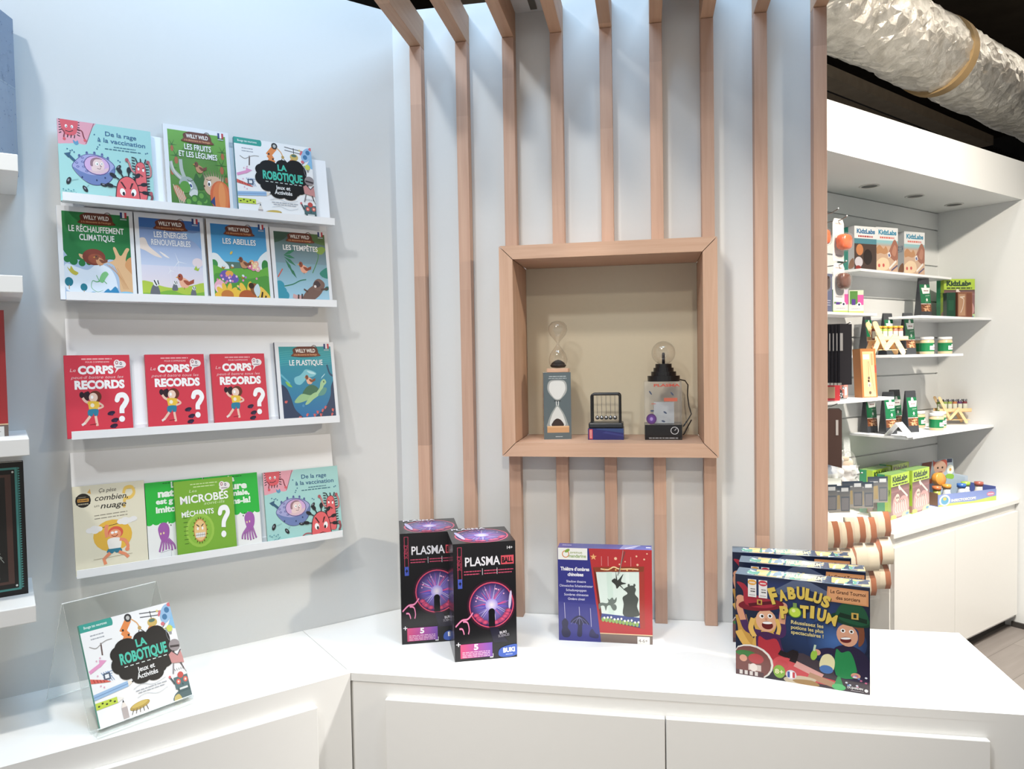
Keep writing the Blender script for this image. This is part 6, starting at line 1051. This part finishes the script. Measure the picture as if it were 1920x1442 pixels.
o = thing('red_frame_box', 'red box with beige window at the post on middle shelf', 'box', W(3.03, 1.90, SM), A45 - R(30)); m = MB(); m.box((-.05, 0, 0), (.05, .03, .075), '#c02430'); m.build('box_body', M_GLOSS, o); MB().box((-.022, -.0015, .012), (.026, -.0001, .062), '#c8a888').build('window', M_PAPER, o)
o = MB(); rnd = random.Random(12)
for k in range(14): x, y, z = rnd.uniform(-.025, .025), rnd.uniform(-.012, .012), rnd.uniform(.008, .05); o.tube([(x, y, z), (x + rnd.uniform(-.02, .02), y, z + rnd.uniform(-.012, .012)), (x + rnd.uniform(-.02, .02), y + .004, max(.006, z + rnd.uniform(-.02, .02)))], .0045, 6, rnd.choice(['#b8bcc0', '#8c9094', '#e4e8ea', '#5c6064']))
o.box((-.03, -.016, 0), (.03, .016, .006), '#a8acb0'); o = o.build('metal_puzzle', M_METAL, None, W(3.165, 1.93, SM), A45); tag(o, 'tangled silver metal puzzle left of the brown wooden box', 'puzzle')
# clear dome pack and crumpled bag below
o = thing('dome_pack', 'round clear dome pack hanging below the long brown pouches', 'hanging pack', W(3.12, 1.88, 1.01), A45 - R(25)); MB().lathe([(.0001, .036)] + [(.05*math.sin(PI/2*k/8) + .0001, .036*math.cos(PI/2*k/8)) for k in range(1, 9)] + [(.056, 0), (.056, -.003), (.0001, -.003)], 28).build('clear_dome', M_BAG, o, None, (PI/2, 0, 0))
m = MB(); m.add(*_ell((.0, -.012, -.01), .03, .012, .026), '#e0cdb8', True); m.add(*_ell((-.012, -.014, .014), .022, .01, .012), '#d0c0a8', True); m.build('contents', M_MATTE, o)
for k, (t, n, z, w, h) in enumerate(((3.0, 1.86, 1.06, .085, .11), (3.09, 1.84, 1.0, .09, .11))):
    o = thing('plastic_bag', ['crumpled clear bag with blue print beside the post', 'crumpled clear bag under the round dome pack'][k], 'bag', W(t, n, z), A45 - R(25)); rnd = random.Random(20 + k); m = MB(); nx, nz = 9, 10
    vs = [(-w/2 + w*i/nx, rnd.uniform(-.012, .008), -h*j/nz) for j in range(nz+1) for i in range(nx+1)]; m.add(vs, [(j*(nx+1)+i, j*(nx+1)+i+1, (j+1)*(nx+1)+i+1, (j+1)*(nx+1)+i) for j in range(nz) for i in range(nx)], '#ffffff', True); m.build('film', clear_mat('bag_film', (1, 1, 1), .12, .3, 2, .1, ('#f6f8fa', .55)) if not k else bpy.data.materials['bag_film'], o)
    MB().prism([(-w*.3, -h*.85), (w*.3, -h*.85), (w*.3, -h*.2), (-w*.3, -h*.2)], .012, .022, 'y', ['#7ca8dc', '#e8dcd0'][k]).build('contents', M_MATTE, o, bevel=.006)
# bags of cream and brown curved pieces
def make_bag(label):
    o = thing('wooden_toy_bag', label, 'hanging pack', (0, 0, 0), 0, 'bags of cream and brown toy pieces'); w = .09
    m = MB(); m.box((-w/2, -.001, -.115), (w/2, .001, 0), '#4c586c'); a = Art(m, (-w/2, -.001, -.115), (1, 0, 0), (0, 0, 1), (0, -1, 0), w, .115); a.grad(0, 0, 100, 100, '#b8b4ac', '#3c4c60'); a.rect(58, 78, 92, 92, '#dfe4ea'); a.rect(56, 6, 98, 60, '#5c6878'); a.rect(60, 10, 94, 54, '#8c8c94'); a.poly([(4, 10), (52, 14), (50, 66), (8, 60)], '#c0a870'); a.greek(30, 80, 40, 4, '#dfe4ea', 3); m.build('header_card', M_GLOSS, o)
    prof = lambda z0, h, b: [(-.002, z0), (-.030 - b, z0 + .006), (-.040 - b, z0 + h*.3), (-.032 - b, z0 + h*.72), (-.014, z0 + h), (-.002, z0 + h)]
    for z0, h, b, x0, x1, c in ((-.265, .112, 0, -.042, .014, '#efe0c4'), (-.265, .112, 0, .0145, .040, '#b4683c'), (-.385, .118, .012, -.034, -.006, '#b0602f'), (-.385, .118, .012, -.0055, .046, '#f4e8d0'), (-.495, .108, .006, -.040, .012, '#f0e2c8'), (-.495, .108, .006, .0125, .036, '#b8704a')):
        MB().prism([(y, z) for y, z in prof(z0, h, b)], x0, x1, 'x', c, True).build('toy_piece', M_MATTE, o, bevel=.006)
    m = MB(); m.prism([(-.003, -.505), (-.052, -.50), (-.060, -.3), (-.034, -.13), (-.003, -.02)], -w/2, w/2, 'x'); m.build('clear_bag', M_BAG, o)
    return o
g0 = make_bag('bag of cream and brown toy pieces at the right end, front of the row')
bl = [(3.150, 1.745, 'x'), (3.065, 1.762, 'bag of cream and brown toy pieces, second from the right end'), (2.985, 1.765, 'bag of cream and brown toy pieces in the middle of its row'), (2.905, 1.775, 'bag of cream and brown toy pieces, second from the post'), (2.825, 1.785, 'bag of cream and brown toy pieces cut by the post')]
for k, (t, n, l) in enumerate(bl):
    if k == 0: g0.location = W(t, n, .955); g0.rotation_euler = (0, 0, A45 - R(32))
    else: again(g0, l, W(t, n, .95 - (k % 2)*.012), A45 - R(32))
